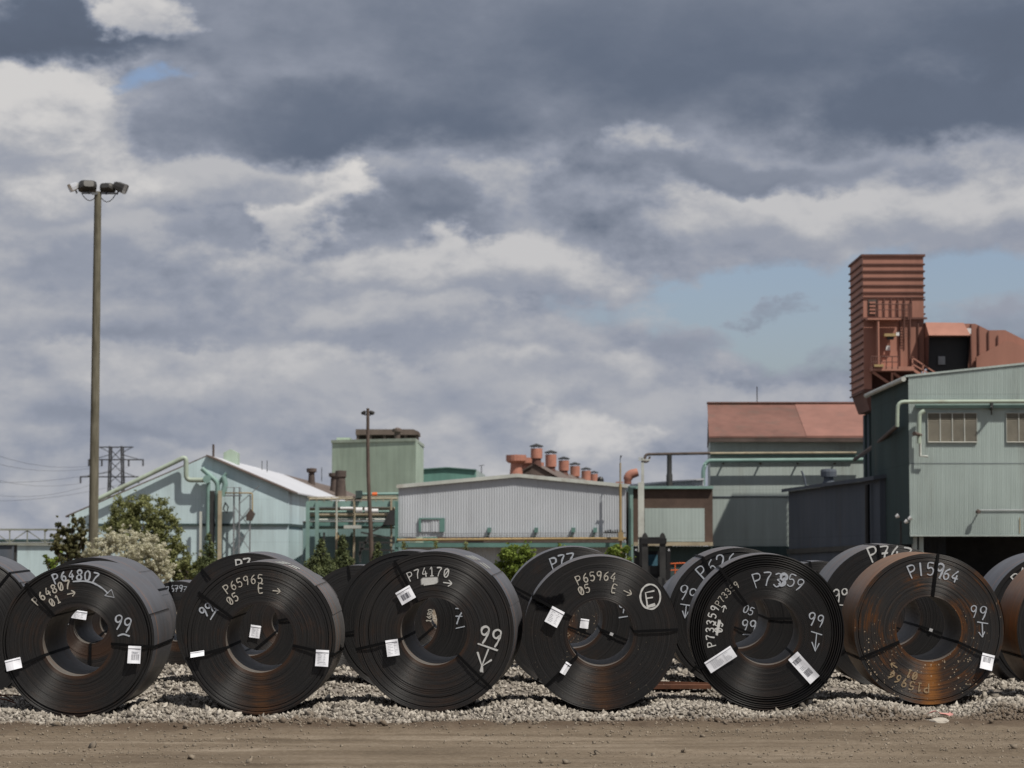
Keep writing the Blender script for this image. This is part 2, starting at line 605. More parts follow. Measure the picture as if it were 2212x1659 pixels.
gm = MB()
gs = 3500
gm.add([(-gs, -60, GZ - 0.05), (gs, -60, GZ - 0.05), (gs, 19.0, GZ - 0.05), (-gs, 19.0, GZ - 0.05)], [(0, 1, 2, 3)])
gm.add([(-gs, 19.0, GZ - 0.05), (gs, 19.0, GZ - 0.05), (gs, 34.5, GZ - 0.05), (-gs, 34.5, GZ - 0.05)], [(0, 1, 2, 3)])
gm.add([(-gs, 34.5, GZ - 0.05), (gs, 34.5, GZ - 0.05), (gs, 35.0, GZ), (-gs, 35.0, GZ)], [(0, 1, 2, 3)])
gm.add([(-gs, 35.0, GZ), (gs, 35.0, GZ), (gs, 4500, GZ), (-gs, 4500, GZ)], [(0, 1, 2, 3)])
go = gm.build('ground', M['dirt'])
go['kind'] = 'structure'


def road_z(X, Y):
    z = (vnoise(X * 0.25, Y * 2.2, 1) - 0.5) * 0.035 + (vnoise(X * 0.5, Y * 6.5, 2) - 0.5) * 0.018
    z += (vnoise(X * 3, Y * 3, 3) - 0.5) * 0.014 + (vnoise(X * 11, Y * 11, 4) - 0.5) * 0.010 + (vnoise(X * 27, Y * 27, 5) - 0.5) * 0.007
    e = Y - (27.35 + 0.10 * X)
    z += np.clip(e + 0.5, 0, 0.6) * 0.09 * (0.5 + vnoise(X * 2.5, Y * 2.5, 6)) * np.clip(1.2 - (e - 0.2), 0, 1)
    z += (vnoise(X * 9, Y * 9, 9) - 0.5) * 0.04 * np.exp(-((e + 0.15) / 0.35) ** 2)
    return GZ + z


ro = grid_mesh('dirt_road', np.linspace(-7.5, 7.5, 420), np.linspace(19.0, 29.2, 330), road_z, M['road'])

# ---- the steel coils of the front row, measured in the photograph (needed for the shape of the gravel)
#        U      V      R     depth  width yaw tilt
FRONT = [(166.3, 1385.6, 165.3, 28.4, 1.45, 0.5, 1.4),
         (561.0, 1379.0, 164.0, 28.7, 1.30, 0.8, 1.2),
         (937.4, 1364.0, 172.5, 29.1, 1.35, 4.5, 1.7),
         (1297.6, 1367.3, 165.2, 29.5, 1.20, 0.5, 1.2),
         (1656.0, 1365.0, 167.0, 29.7, 1.15, 2.6, 0.9),
         (2006.6, 1358.6, 161.7, 30.1, 1.25, 0.3, 1.0),
         (2362.0, 1362.0, 164.0, 30.2, 1.25, 0.0, 1.0)]
ROW2 = [(-85, 1364, 163, 32.4, 1.3, 0, 1.0),
        (196, 1353, 148, 32.6, 1.3, 1, 1.0),
        (537, 1352, 157, 32.7, 1.3, 1, 1.0),
        (880, 1344, 154, 32.9, 1.35, 1.5, 1.0),
        (1238, 1336, 154, 33.1, 1.2, 0, 1.0),
        (1595, 1337, 153, 33.2, 1.3, 0, 1.0),
        (1925, 1333, 156, 33.4, 1.3, 0, 1.0),
        (2285, 1350, 154, 33.6, 1.3, 0, 1.0)]
ROW3 = [(383, 1352, 96, 42.0, 1.2, 0, 0.5),
        (772, 1340, 118, 40.5, 1.2, 0, 0.5),
        (622, 1343, 112, 39.8, 1.2, 0, 0.5),
        (1540, 1338, 118, 39.8, 1.2, 0, 0.5),
        (1772, 1335, 122, 40.0, 1.2, 1, 0.5),
        (1190, 1340, 114, 40.5, 1.2, 0, 0.5),
        (960, 1334, 98, 45.5, 1.2, 0, 0.5),
        (1893, 1340, 116, 40.2, 1.2, 0, 0.5),
        (250, 1344, 110, 40.3, 1.2, 0, 0.5)]


def rad_of(c):
    return c[2] * K * c[3]


front_x = np.array([P(c[0], c[1], c[3]).x for c in FRONT])
row2_x = np.array([P(c[0], c[1], c[3]).x for c in ROW2])


def edge_y(X):
    return 27.75 + 0.10 * X + (vnoise(X * 1.3, X * 0 + 3, 11) - 0.5) * 0.55 - 0.012 * X * X * 0.6


def pad_z(X, Y):
    d = np.min(np.abs(X[..., None] - front_x), axis=-1)
    d2 = np.min(np.abs(X[..., None] - row2_x), axis=-1)
    ramp = np.clip((Y - edge_y(X)) / 0.9, 0, 1)
    ramp = ramp * ramp * (3 - 2 * ramp)
    m1 = 0.125 * (1 - np.exp(-(d / 0.52) ** 2)) * np.clip((31.6 - Y) / 1.0, 0, 1)
    m2 = 0.045 + 0.10 * (1 - np.exp(-(d2 / 0.5) ** 2)) * np.clip((Y - 31.6) / 1.0, 0, 1) * np.clip((35.4 - Y) / 0.7, 0, 1)
    t = np.clip((Y - 31.0) / 1.4, 0, 1)
    base = -0.03 * (1 - t) + m2 * t
    z = base + m1 + (vnoise(X * 2.2, Y * 2.2, 21) - 0.5) * 0.05 + (vnoise(X * 6, Y * 6, 22) - 0.5) * 0.03
    z = z * ramp + (GZ - 0.06) * (1 - ramp)
    back = np.clip((Y - 34.7) / 0.7, 0, 1)
    return z * (1 - back) + (GZ - 0.05) * back


def pad2_z(X, Y):
    r = np.clip((Y - 38.6 - (vnoise(X * 0.9, Y * 0, 31) - 0.5) * 0.7) / 0.7, 0, 1) * np.clip((47.5 - Y) / 0.7, 0, 1)
    return (GZ - 0.05) * (1 - r) + r * (-0.02 + (vnoise(X * 1.5, Y * 1.5, 32) - 0.5) * 0.10)


def gravel_mat():
    m, t, b = new_mat('crushed_limestone')
    geo = t.n('ShaderNodeNewGeometry')
    pos = geo.outputs['Position']
    rnd = geo.outputs['Random Per Island']
    x, y, z = t.sep(pos)[:3]
    n1 = t.noise(pos, scale=60, detail=4, rough=0.6)
    f = t.m('MULTIPLY_ADD', t.m('SUBTRACT', n1, 0.5), 0.4, rnd)
    cc = t.ramp(f, [(0.0, (0.095, 0.083, 0.070)), (0.22, (0.195, 0.174, 0.147)), (0.6, (0.275, 0.248, 0.211)), (1.0, (0.420, 0.385, 0.335))])
    # soil worked into the foot of the bank
    e = t.m('SUBTRACT', y, t.m('MULTIPLY_ADD', x, 0.10, 27.75))
    n2 = t.noise(pos, scale=1.1, detail=4)
    side = t.smooth(x, 0.5, 4.0, 0.0, 0.45)
    s = t.m('ADD', t.m('MULTIPLY_ADD', t.m('SUBTRACT', n2, 0.5), 0.9, t.m('MULTIPLY', e, -1.0)), side)
    cc = t.mix(t.smooth(s, -0.50, 0.12, 0.0, 0.85), cc, (0.105, 0.078, 0.055))
    t.put(b.inputs['Base Color'], cc)
    b.inputs['Roughness'].default_value = 0.9
    b.inputs['Specular IOR Level'].default_value = 0.2
    return m


M['gravel'] = gravel_mat()
M['gravel_bed'] = plain('gravel_bed', (0.16, 0.14, 0.12), 0.95, 0, 0.45, 14.0, bump=0.03)
grid_mesh('gravel_bed', np.linspace(-9, 9, 260), np.linspace(26.4, 35.6, 150), pad_z, M['gravel_bed'])
grid_mesh('gravel_bed', np.linspace(-12, 12, 120), np.linspace(38.2, 48.2, 60), pad2_z, M['gravel_bed'])

# stone shapes: broken blocks with flat faces
ico_f = np.array([(0, 2, 1), (0, 3, 2), (4, 5, 6), (4, 6, 7), (0, 1, 5), (0, 5, 4), (1, 2, 6), (1, 6, 5), (2, 3, 7), (2, 7, 6), (3, 0, 4), (3, 4, 7)])
cube = np.array([(-1, -1, -1), (1, -1, -1), (1, 1, -1), (-1, 1, -1), (-1, -1, 1), (1, -1, 1), (1, 1, 1), (-1, 1, 1)], float)
TEMPL = []
for k in range(40):
    v = cube * rng.uniform(0.35, 1.0, size=(8, 1)) * 0.72 + rng.normal(size=(8, 3)) * 0.16
    v *= np.array([rng.uniform(0.95, 1.45), rng.uniform(0.7, 1.05), rng.uniform(0.55, 0.9)])
    TEMPL.append(v)
TEMPL = np.array(TEMPL)


def stones(name, pos, size, mat, label, cat):
    n = len(pos)
    q = rng.normal(size=(n, 4))
    q /= np.linalg.norm(q, axis=1)[:, None]
    a, b, c, d = q.T
    Rm = np.stack([1 - 2 * (c * c + d * d), 2 * (b * c - a * d), 2 * (b * d + a * c), 2 * (b * c + a * d), 1 - 2 * (b * b + d * d),
                   2 * (c * d - a * b), 2 * (b * d - a * c), 2 * (c * d + a * b), 1 - 2 * (b * b + c * c)], -1).reshape(n, 3, 3)
    tv = TEMPL[rng.integers(0, len(TEMPL), n)] * size[:, None, None]
    v = np.einsum('nij,nkj->nki', Rm, tv) + pos[:, None, :]
    nv = v.shape[1]
    f = (ico_f[None] + (np.arange(n) * nv)[:, None, None]).reshape(-1, 3)
    me = bpy.data.meshes.new(name)
    me.vertices.add(n * nv)
    me.vertices.foreach_set('co', v.reshape(-1).astype(np.float32))
    me.loops.add(len(f) * 3)
    me.loops.foreach_set('vertex_index', f.reshape(-1).astype(np.int32))
    me.polygons.add(len(f))
    me.polygons.foreach_set('loop_start', (np.arange(len(f)) * 3).astype(np.int32))
    me.materials.append(mat)
    me.update(calc_edges=True)
    me.validate()
    o = bpy.data.objects.new(name, me)
    C.objects.link(o)
    return tag(o, label, cat, kind='stuff')


def clear_of_coils(x, y, z, s):
    ok = np.ones(len(x), bool)
    for c in FRONT + ROW2 + ROW3:
        ctr = P(c[0], c[1], c[3])
        r = rad_of(c)
        inside = ((x - ctr.x) ** 2 + (z - ctr.z) ** 2 < (r + s * 0.4) ** 2) & (y > c[3] - s * 0.5) & (y < c[3] + c[4] + 0.05)
        ok &= ~inside
    return ok


def scatter(n, x0, x1, y0, y1, zf, s0, s1, keep=None):
    x, y = rng.uniform(x0, x1, n), rng.uniform(y0, y1, n)
    s = rng.uniform(s0, s1, n) * rng.choice([0.75, 1.0, 1.0, 1.15, 1.5], n, p=[0.3, 0.3, 0.2, 0.14, 0.06])
    z = zf(x, y) + s * rng.uniform(-0.2, 0.65, n)
    k = clear_of_coils(x, y, z, s)
    if keep is not None:
        k &= keep(x, y)
    return np.stack([x, y, z], -1)[k], s[k]


p1, s1 = scatter(62000, -6.6, 7.0, 26.2, 31.4, lambda x, y: np.maximum(pad_z(x, y), np.where(y < 28.9, road_z(x, y), -1)), 0.017, 0.037, lambda x, y: y > edge_y(x) + 0.05 + rng.exponential(0.10, len(x)) - (rng.uniform(0, 1, len(x)) < 0.07) * rng.exponential(0.30, len(x)))
p2, s2 = scatter(19000, -7.2, 7.6, 31.4, 35.1, pad_z, 0.020, 0.038)
p3, s3 = scatter(17000, -9.5, 9.5, 38.7, 47.4, pad2_z, 0.03, 0.055)
stones('gravel', np.concatenate([p1, p2]), np.concatenate([s1, s2]), M['gravel'], 'pale crushed gravel banked under the two near rows of coils', 'gravel')
stones('gravel', p3, s3, M['gravel'], 'pale crushed gravel strip beyond the dirt lane behind the coils', 'gravel')
# loose stones and grit on the road
M['pebble'] = plain('dusty_pebbles', (0.18, 0.148, 0.112), 0.95, 0, 0.35, 30.0)
n = 30000
x, y = rng.uniform(-6.2, 6.2, n), 20.5 + 7.4 * rng.uniform(0, 1, n) ** 0.8
k = (vnoise(x * 0.7, y * 2.5, 41) > rng.uniform(0.25, 0.9, n)) & (y < edge_y(x) + 0.2)
x, y = x[k], y[k]
s = 0.004 + 0.017 * rng.uniform(0, 1, len(x)) ** 5
s[rng.uniform(0, 1, len(x)) < 0.010] *= 3.2
z = road_z(x, y) + s * 0.25
stones('road_pebbles', np.stack([x, y, z], -1), s, M['pebble'], 'small stones scattered over the brown dirt road', 'pebbles')
# ------------------------------------------------------------------ steel coils
def coil_face_mat(name, seed, rust=0.2, specks=0.0, brown=0.3, floor_rust=0.0, tone=1.0, drip=0.0):
    m, t, b = new_mat(name)
    ob = t.n('ShaderNodeTexCoord').outputs['Object']
    x, y, z = t.sep(ob)[:3]
    r = t.m('SQRT', t.m('MULTIPLY_ADD', x, x, t.m('MULTIPLY', z, z)))
    ang = t.m('ARCTAN2', z, x)
    ca, sa = t.m('DIVIDE', x, r), t.m('DIVIDE', z, r)
    ring = t.noise(w=t.m('MULTIPLY_ADD', r, 55.0, seed * 7.3), scale=1.0, detail=5, rough=0.7, dims='1D')
    fine = t.noise(w=t.m('MULTIPLY_ADD', r, 230.0, seed * 3.1), scale=1.0, detail=3, rough=0.7, dims='1D')
    arcs = t.noise(t.comb(t.m('MULTIPLY', r, 42.0), t.m('MULTIPLY', ca, 1.6), t.m('MULTIPLY_ADD', sa, 1.6, seed)), scale=1.0, detail=5, rough=0.65)
    blot = t.noise(t.vadd(ob, (seed, 0, seed * 2)), scale=2.6, detail=5, rough=0.6)
    f = t.m('MULTIPLY_ADD', t.m('SUBTRACT', fine, 0.5), 0.45, ring)
    f = t.m('MULTIPLY_ADD', t.m('SUBTRACT', arcs, 0.5), 0.40, f)
    k = tone * 0.74
    cc = t.ramp(f, [(0.22, (0.013 * k, 0.0125 * k, 0.0125 * k)), (0.5, (0.0285 * k, 0.0280 * k, 0.0282 * k)),
                    (0.72, (0.041 * k, 0.040 * k, 0.040 * k)), (0.95, (0.080 * k, 0.076 * k, 0.073 * k))])
    bm_ = t.m('MULTIPLY', t.smooth(t.m('MULTIPLY_ADD', arcs, 0.6, t.m('MULTIPLY', blot, 0.5)), 0.45, 0.70), brown * 0.22)
    cc = t.mix(bm_, cc, (0.050, 0.035, 0.026))
    # rust: blooms here and there, and where water stands at the lowest point of the wraps
    rf = t.m('MULTIPLY_ADD', t.m('SUBTRACT', arcs, 0.5), 0.7, blot)
    low = t.smooth(z, -0.2, -0.85, 0.0, 1.0)
    mid = t.smooth(t.m('ABSOLUTE', t.m('MULTIPLY_ADD', t.m('SUBTRACT', blot, 0.5), 0.25, x)), 0.0, 0.42, 1.0, 0.0)
    lm = t.m('MULTIPLY', t.m('MULTIPLY', low, mid), floor_rust)
    eye = t.m('MULTIPLY', t.smooth(r, 0.385, 0.44, 1.0, 0.0), t.smooth(z, 0.1, -0.35, 0.15, 1.0))
    rm = t.m('ADD', t.m('MULTIPLY', t.smooth(rf, 0.52, 0.74), rust), t.m('MULTIPLY', lm, t.smooth(arcs, 0.30, 0.62)), clamp=True)
    rm = t.m('ADD', rm, t.m('MULTIPLY', eye, 0.25 + 0.6 * rust), clamp=True)
    cc = t.mix(rm, cc, t.ramp(fine, [(0.3, (0.070, 0.028, 0.012)), (0.7, (0.175, 0.070, 0.020))]))
    if drip:
        dm = t.smooth(t.m('ABSOLUTE', t.m('MULTIPLY_ADD', t.m('SUBTRACT', blot, 0.5), 0.10, t.m('SUBTRACT', x, 0.02))), 0.0, 0.15, 1.0, 0.0)
        dm = t.m('MULTIPLY', t.m('MULTIPLY', dm, t.smooth(z, -0.36, -0.42, 0.0, 1.0)), t.smooth(arcs, 0.25, 0.60, 0.35, 1.0))
        cc = t.mix(t.m('MULTIPLY', dm, drip), cc, (0.30, 0.115, 0.018))
    if specks:
        vo = t.n('ShaderNodeTexVoronoi', feature='F1')
        t.put(vo.inputs['Vector'], ob)
        vo.inputs['Scale'].default_value = 44
        vr = t.sep(vo.outputs['Color'])[0]
        size = t.m('MULTIPLY', t.m('POWER', vr, 4.0), 0.66)
        patch = t.smooth(t.noise(t.vadd(ob, (3 + seed, 0, 1)), scale=2.2, detail=3), 0.30, 0.58)
        lower = t.smooth(z, 0.75, -0.5, 0.12, 1.0)
        size = t.m('MULTIPLY', size, t.m('MULTIPLY', patch, t.m('MULTIPLY', lower, specks)))
        sp = t.m('LESS_THAN', vo.outputs['Distance'], size)
        cc = t.mix(t.m('MULTIPLY', sp, 0.8), cc, (0.44, 0.35, 0.25))
    t.put(b.inputs['Base Color'], cc)
    b.inputs['Metallic'].default_value = 0.15
    t.put(b.inputs['Roughness'], t.m('MULTIPLY_ADD', rm, 0.3, t.m('MULTIPLY_ADD', arcs, 0.35, 0.33)))
    b.inputs['Specular IOR Level'].default_value = 0.42
    b.inputs['Anisotropic'].default_value = 0.93
    b.inputs['Anisotropic Rotation'].default_value = 0.25
    tan = t.n('ShaderNodeTangent', direction_type='RADIAL', axis='Y')
    t.put(b.inputs['Tangent'], tan.outputs[0])
    bn = t.n('ShaderNodeBump')
    bn.inputs['Strength'].default_value = 0.45
    bn.inputs['Distance'].default_value = 0.003
    t.put(bn.inputs['Height'], t.m('MULTIPLY_ADD', fine, 0.6, ring))
    t.put(b.inputs['Normal'], bn.outputs[0])
    return m


def coil_skin_mat(name, seed, base=(0.15, 0.155, 0.175), rust=0.15, line=(0.30,), rough=0.45, metal=0.22):
    m, t, b = new_mat(name)
    ob = t.n('ShaderNodeTexCoord').outputs['Object']
    x, y, z = t.sep(ob)[:3]
    n1 = t.noise(t.vmul(ob, (1.2, 6.0, 1.2)), scale=1.6, detail=5, rough=0.6)
    n2 = t.noise(t.vadd(ob, (seed, seed, 0)), scale=3.0, detail=5, rough=0.65)
    cc = t.ramp(n1, [(0.25, tuple(c * 0.72 for c in base)), (0.75, tuple(c * 1.2 for c in base))])
    cc = t.mix(t.m('MULTIPLY', t.smooth(n2, 0.50, 0.72), rust), cc, (0.20, 0.085, 0.03))
    for ln in line:
        d = t.m('ABSOLUTE', t.m('ADD', y, t.m('MULTIPLY_ADD', n2, 0.012, -ln)))
        cc = t.mix(t.m('MULTIPLY', t.smooth(d, 0.004, 0.015, 1, 0), t.smooth(n1, 0.3, 0.5, 0.35, 0.95)), cc, (0.34, 0.13, 0.03))
    t.put(b.inputs['Base Color'], cc)
    b.inputs['Metallic'].default_value = metal
    b.inputs['Specular IOR Level'].default_value = 0.5
    t.put(b.inputs['Roughness'], t.m('MULTIPLY_ADD', n2, 0.2, rough - 0.1))
    return m


M['strap'] = plain('black_strap', (0.0035, 0.0035, 0.004), 0.7, 0.0, 0.3, 9.0, spec=0.12)
M['seal'] = plain('galvanised_seal', (0.55, 0.55, 0.56), 0.45, 0.3, 0.2, 20.0)
M['paper'] = plain('white_paper_label', (0.74, 0.75, 0.79), 0.7, 0, 0.05, 5.0)
M['ink'] = plain('black_ink', (0.10, 0.10, 0.115), 0.7, 0, 0.1, 5.0)
M['pale_ink'] = plain('faint_grey_print', (0.46, 0.47, 0.50), 0.7, 0, 0.1, 5.0)


def paint_mat(name, colr, cover, seed):
    """sprayed or chalked mark: soft edge, broken by the wraps it lies on"""
    m = bpy.data.materials.new(name)
    m.use_nodes = True
    m.node_tree.nodes.clear()
    t = NT(m.node_tree)
    at = t.n('ShaderNodeAttribute', attribute_name='soft').outputs['Fac']
    ob = t.n('ShaderNodeTexCoord').outputs['Object']
    x, y, z = t.sep(ob)[:3]
    r = t.m('SQRT', t.m('MULTIPLY_ADD', x, x, t.m('MULTIPLY', z, z)))
    ring = t.noise(w=t.m('MULTIPLY_ADD', r, 170.0, seed), scale=1.0, detail=3, rough=0.6, dims='1D')
    blot = t.noise(ob, scale=34, detail=4, rough=0.6)
    a = t.m('MULTIPLY', t.smooth(at, 0.05, 0.75), t.smooth(t.m('ADD', ring, t.m('MULTIPLY', blot, 0.5)), 0.50, 0.80, 1.0 - cover, 1.0))
    a = t.m('MULTIPLY', a, 0.82)
    di = t.n('ShaderNodeBsdfDiffuse')
    t.put(di.inputs['Color'], (*colr, 1))
    tr = t.n('ShaderNodeBsdfTransparent')
    mx = t.n('ShaderNodeMixShader')
    t.put(mx.inputs[0], a)
    m.node_tree.links.new(tr.outputs[0], mx.inputs[1])
    m.node_tree.links.new(di.outputs[0], mx.inputs[2])
    o = t.n('ShaderNodeOutputMaterial')
    m.node_tree.links.new(mx.outputs[0], o.inputs['Surface'])
    return m


M['chalk'] = paint_mat('blue_white_marker_paint', (0.46, 0.49, 0.54), 0.25, 1.0)
M['spray'] = paint_mat('white_spray_paint', (0.66, 0.66, 0.64), 0.30, 5.0)
M['jet'] = paint_mat('cream_stencil_paint', (0.52, 0.49, 0.43), 0.35, 9.0)
M['old_jet'] = paint_mat('yellowed_stencil_paint', (0.36, 0.27, 0.17), 0.75, 12.0)
M['oil'] = paint_mat('oil_stain', (0.006, 0.006, 0.007), 0.5, 15.0)

GL = {
    'P': [[(0.03, 0), (0.03, 1)], [(0.03, 1), (0.35, 0.99), (0.50, 0.88), (0.50, 0.66), (0.36, 0.52), (0.04, 0.48)]],
    '0': [[(0.27, 1), (0.06, 0.80), (0.03, 0.45), (0.10, 0.12), (0.28, 0), (0.46, 0.14), (0.52, 0.48), (0.46, 0.85), (0.27, 1)]],
    'O': [[(0.27, 1), (0.06, 0.80), (0.03, 0.45), (0.10, 0.12), (0.28, 0), (0.46, 0.14), (0.52, 0.48), (0.46, 0.85), (0.27, 1)], [(0.08, 0.1), (0.46, 0.9)]],
    '1': [[(0.10, 0.80), (0.28, 1), (0.28, 0)], [(0.10, 0), (0.46, 0)]],
    'I': [[(0.22, 1), (0.22, 0)]],
    '2': [[(0.05, 0.78), (0.16, 0.97), (0.38, 0.97), (0.48, 0.76), (0.36, 0.48), (0.04, 0.03), (0.52, 0.03)]],
    '3': [[(0.05, 0.88), (0.24, 1), (0.44, 0.90), (0.44, 0.66), (0.22, 0.53), (0.46, 0.42), (0.48, 0.16), (0.26, 0), (0.03, 0.12)]],
    '4': [[(0.36, 1), (0.03, 0.34), (0.54, 0.34)], [(0.40, 0.62), (0.40, 0)]],
    '5': [[(0.48, 0.98), (0.12, 0.98), (0.08, 0.56), (0.32, 0.62), (0.50, 0.44), (0.46, 0.14), (0.26, 0), (0.04, 0.08)]],
    '6': [[(0.44, 0.98), (0.18, 0.74), (0.05, 0.38), (0.12, 0.08), (0.30, 0), (0.48, 0.14), (0.48, 0.40), (0.30, 0.54), (0.07, 0.38)]],
    '7': [[(0.03, 0.97), (0.50, 0.97), (0.30, 0.5), (0.18, 0)]],
    'T': [[(0.03, 0.97), (0.50, 0.97), (0.34, 0.5), (0.24, 0)], [(0.12, 0.48), (0.50, 0.52)]],
    '8': [[(0.27, 0.54), (0.08, 0.68), (0.08, 0.88), (0.27, 1), (0.45, 0.88), (0.45, 0.68), (0.27, 0.54), (0.05, 0.36), (0.05, 0.12), (0.27, 0), (0.49, 0.12), (0.49, 0.36), (0.27, 0.54)]],
    '9': [[(0.48, 0.74), (0.30, 0.50), (0.10, 0.58), (0.06, 0.84), (0.24, 1), (0.44, 0.94), (0.48, 0.74), (0.44, 0.35), (0.34, 0)]],
    'E': [[(0.48, 1), (0.05, 1), (0.05, 0), (0.50, 0)], [(0.05, 0.52), (0.40, 0.52)]],
    '>': [[(0.0, 0.45), (0.72, 0.45)], [(0.46, 0.72), (0.74, 0.45), (0.46, 0.18)]],
    'S': [[(0.5, 0.9), (0.2, 1), (0.1, 0.7), (0.4, 0.5), (0.45, 0.15), (0.1, 0.05)]],
    ' ': [],
}


def catmull(pts, n=4):
    if len(pts) < 3:
        return pts
    out = []
    for i in range(len(pts) - 1):
        p0, p1, p2, p3 = pts[max(i - 1, 0)], pts[i], pts[i + 1], pts[min(i + 2, len(pts) - 1)]
        for k in range(n):
            s = k / n
            out.append(tuple(0.5 * (2 * b + (c - a) * s + (2 * a - 5 * b + 4 * c - d) * s * s + (3 * b - a - 3 * c + d) * s ** 3)
                             for a, b, c, d in zip(p0, p1, p2, p3)))
    out.append(pts[-1])
    return out


class Marks:
    """painted strokes on the face of a coil; positions are taken in measuring units relative to the coil's centre"""
    def __init__(self, U, V, unit):
        self.U, self.V, self.u = U, V, unit
        self.lift = 0
        self.groups = []
        self.new()

    def new(self):
        self.v, self.f, self.soft = [], [], []
        self.groups.append((self.v, self.f, self.soft))

    def loc(self, U, V):
        return ((U - self.U) * self.u, -(V - self.V) * self.u)

    def stroke(self, pts, wd):
        """pts in local metres (x, z)"""
        n = len(pts)
        if n < 2:
            return
        self.lift = (self.lift + 1) % 24
        y = -0.0062 - 0.00006 * self.lift
        b = len(self.v)
        d0 = Vector(pts[1]) - Vector(pts[0])
        d1 = Vector(pts[-1]) - Vector(pts[-2])
        e0 = tuple(Vector(pts[0]) - d0.normalized() * wd * 0.45)
        e1 = tuple(Vector(pts[-1]) + d1.normalized() * wd * 0.45)
        pp = [e0] + list(pts) + [e1]
        for i, p in enumerate(pp):
            a, c = Vector(pp[max(i - 1, 0)]), Vector(pp[min(i + 1, len(pp) - 1)])
            t = (c - a).normalized()
            nx, nz = -t.y, t.x
            wv = wd * (0.72 + 0.56 * mnoise.noise(Vector((p[0] * 22, p[1] * 22, self.U))) + 0.28)
            for s, so in ((-1, 0), (-0.45, 1), (0.45, 1), (1, 0)):
                self.v.append((p[0] + nx * s * wv / 2, y, p[1] + nz * s * wv / 2))
                self.soft.append(0.0 if i in (0, len(pp) - 1) else so)
        for i in range(len(pp) - 1):
            for k in range(3):
                self.f.append((b + 4 * i + k, b + 4 * i + k + 1, b + 4 * i + 5 + k, b + 4 * i + 4 + k))

    def raw(self, ptsUV, wdU, smooth=True):
        pts = [self.loc(*p) for p in ptsUV]
        self.stroke(catmull(pts, 4) if smooth else pts, wdU * self.u)

    def text(self, s, U, V, h, wd, arc=True, rot=None, flip=False, jitter=0.0, adv=0.72, aspect=1.0):
        """text centred at U, V; arc text follows the wraps"""
        if self.v:
            self.new()
        cx, cz = self.loc(U, V)
        r0, ph = math.hypot(cx, cz), math.atan2(cz, cx)
        base = (ph + math.pi / 2) if flip else (ph - math.pi / 2)
        if rot is not None:
            base = rot if not arc else rot
        h *= self.u
        wd *= self.u
        tot = (len(s) - 1) * adv + 0.55
        rnd = random.Random(len(s) * 31 + int(U * 7) + int(V))
        for i, ch in enumerate(s):
            off = (i * adv - tot / 2) * h * aspect
            jr, js, jy = rnd.uniform(-1, 1) * jitter * 0.16, 1 + rnd.uniform(-1, 1) * jitter * 0.10, rnd.uniform(-1, 1) * jitter * 0.06 * h
            for st in GL[ch]:
                pts = catmull(st, 4)
                out = []
                for gx, gy in pts:
                    lx = gx * js * aspect * h
                    ly = (gy - 0.5) * js * h + jy
                    lx, ly = lx * math.cos(jr) - ly * math.sin(jr), lx * math.sin(jr) + ly * math.cos(jr)
                    if arc:
                        sg = -1 if not flip else 1
                        a = ph + sg * (off + lx) / r0
                        rr = r0 + (ly if not flip else -ly)
                        out.append((rr * math.cos(a), rr * math.sin(a)))
                    else:
                        qx, qy = off + lx, ly
                        out.append((cx + qx * math.cos(base) - qy * math.sin(base), cz + qx * math.sin(base) + qy * math.cos(base)))
                self.stroke(out, wd)

    def build(self, name, mat, parent, loc):
        for (v, f, soft) in self.groups:
            if not f:
                continue
            me = bpy.data.meshes.new(name)
            me.from_pydata(v, [], f)
            a = me.attributes.new('soft', 'FLOAT', 'POINT')
            a.data.foreach_set('value', soft)
            me.materials.append(mat)
            o = bpy.data.objects.new(name, me)
            C.objects.link(o)
            o.parent = parent
            o.location = loc


BORE = 0.381


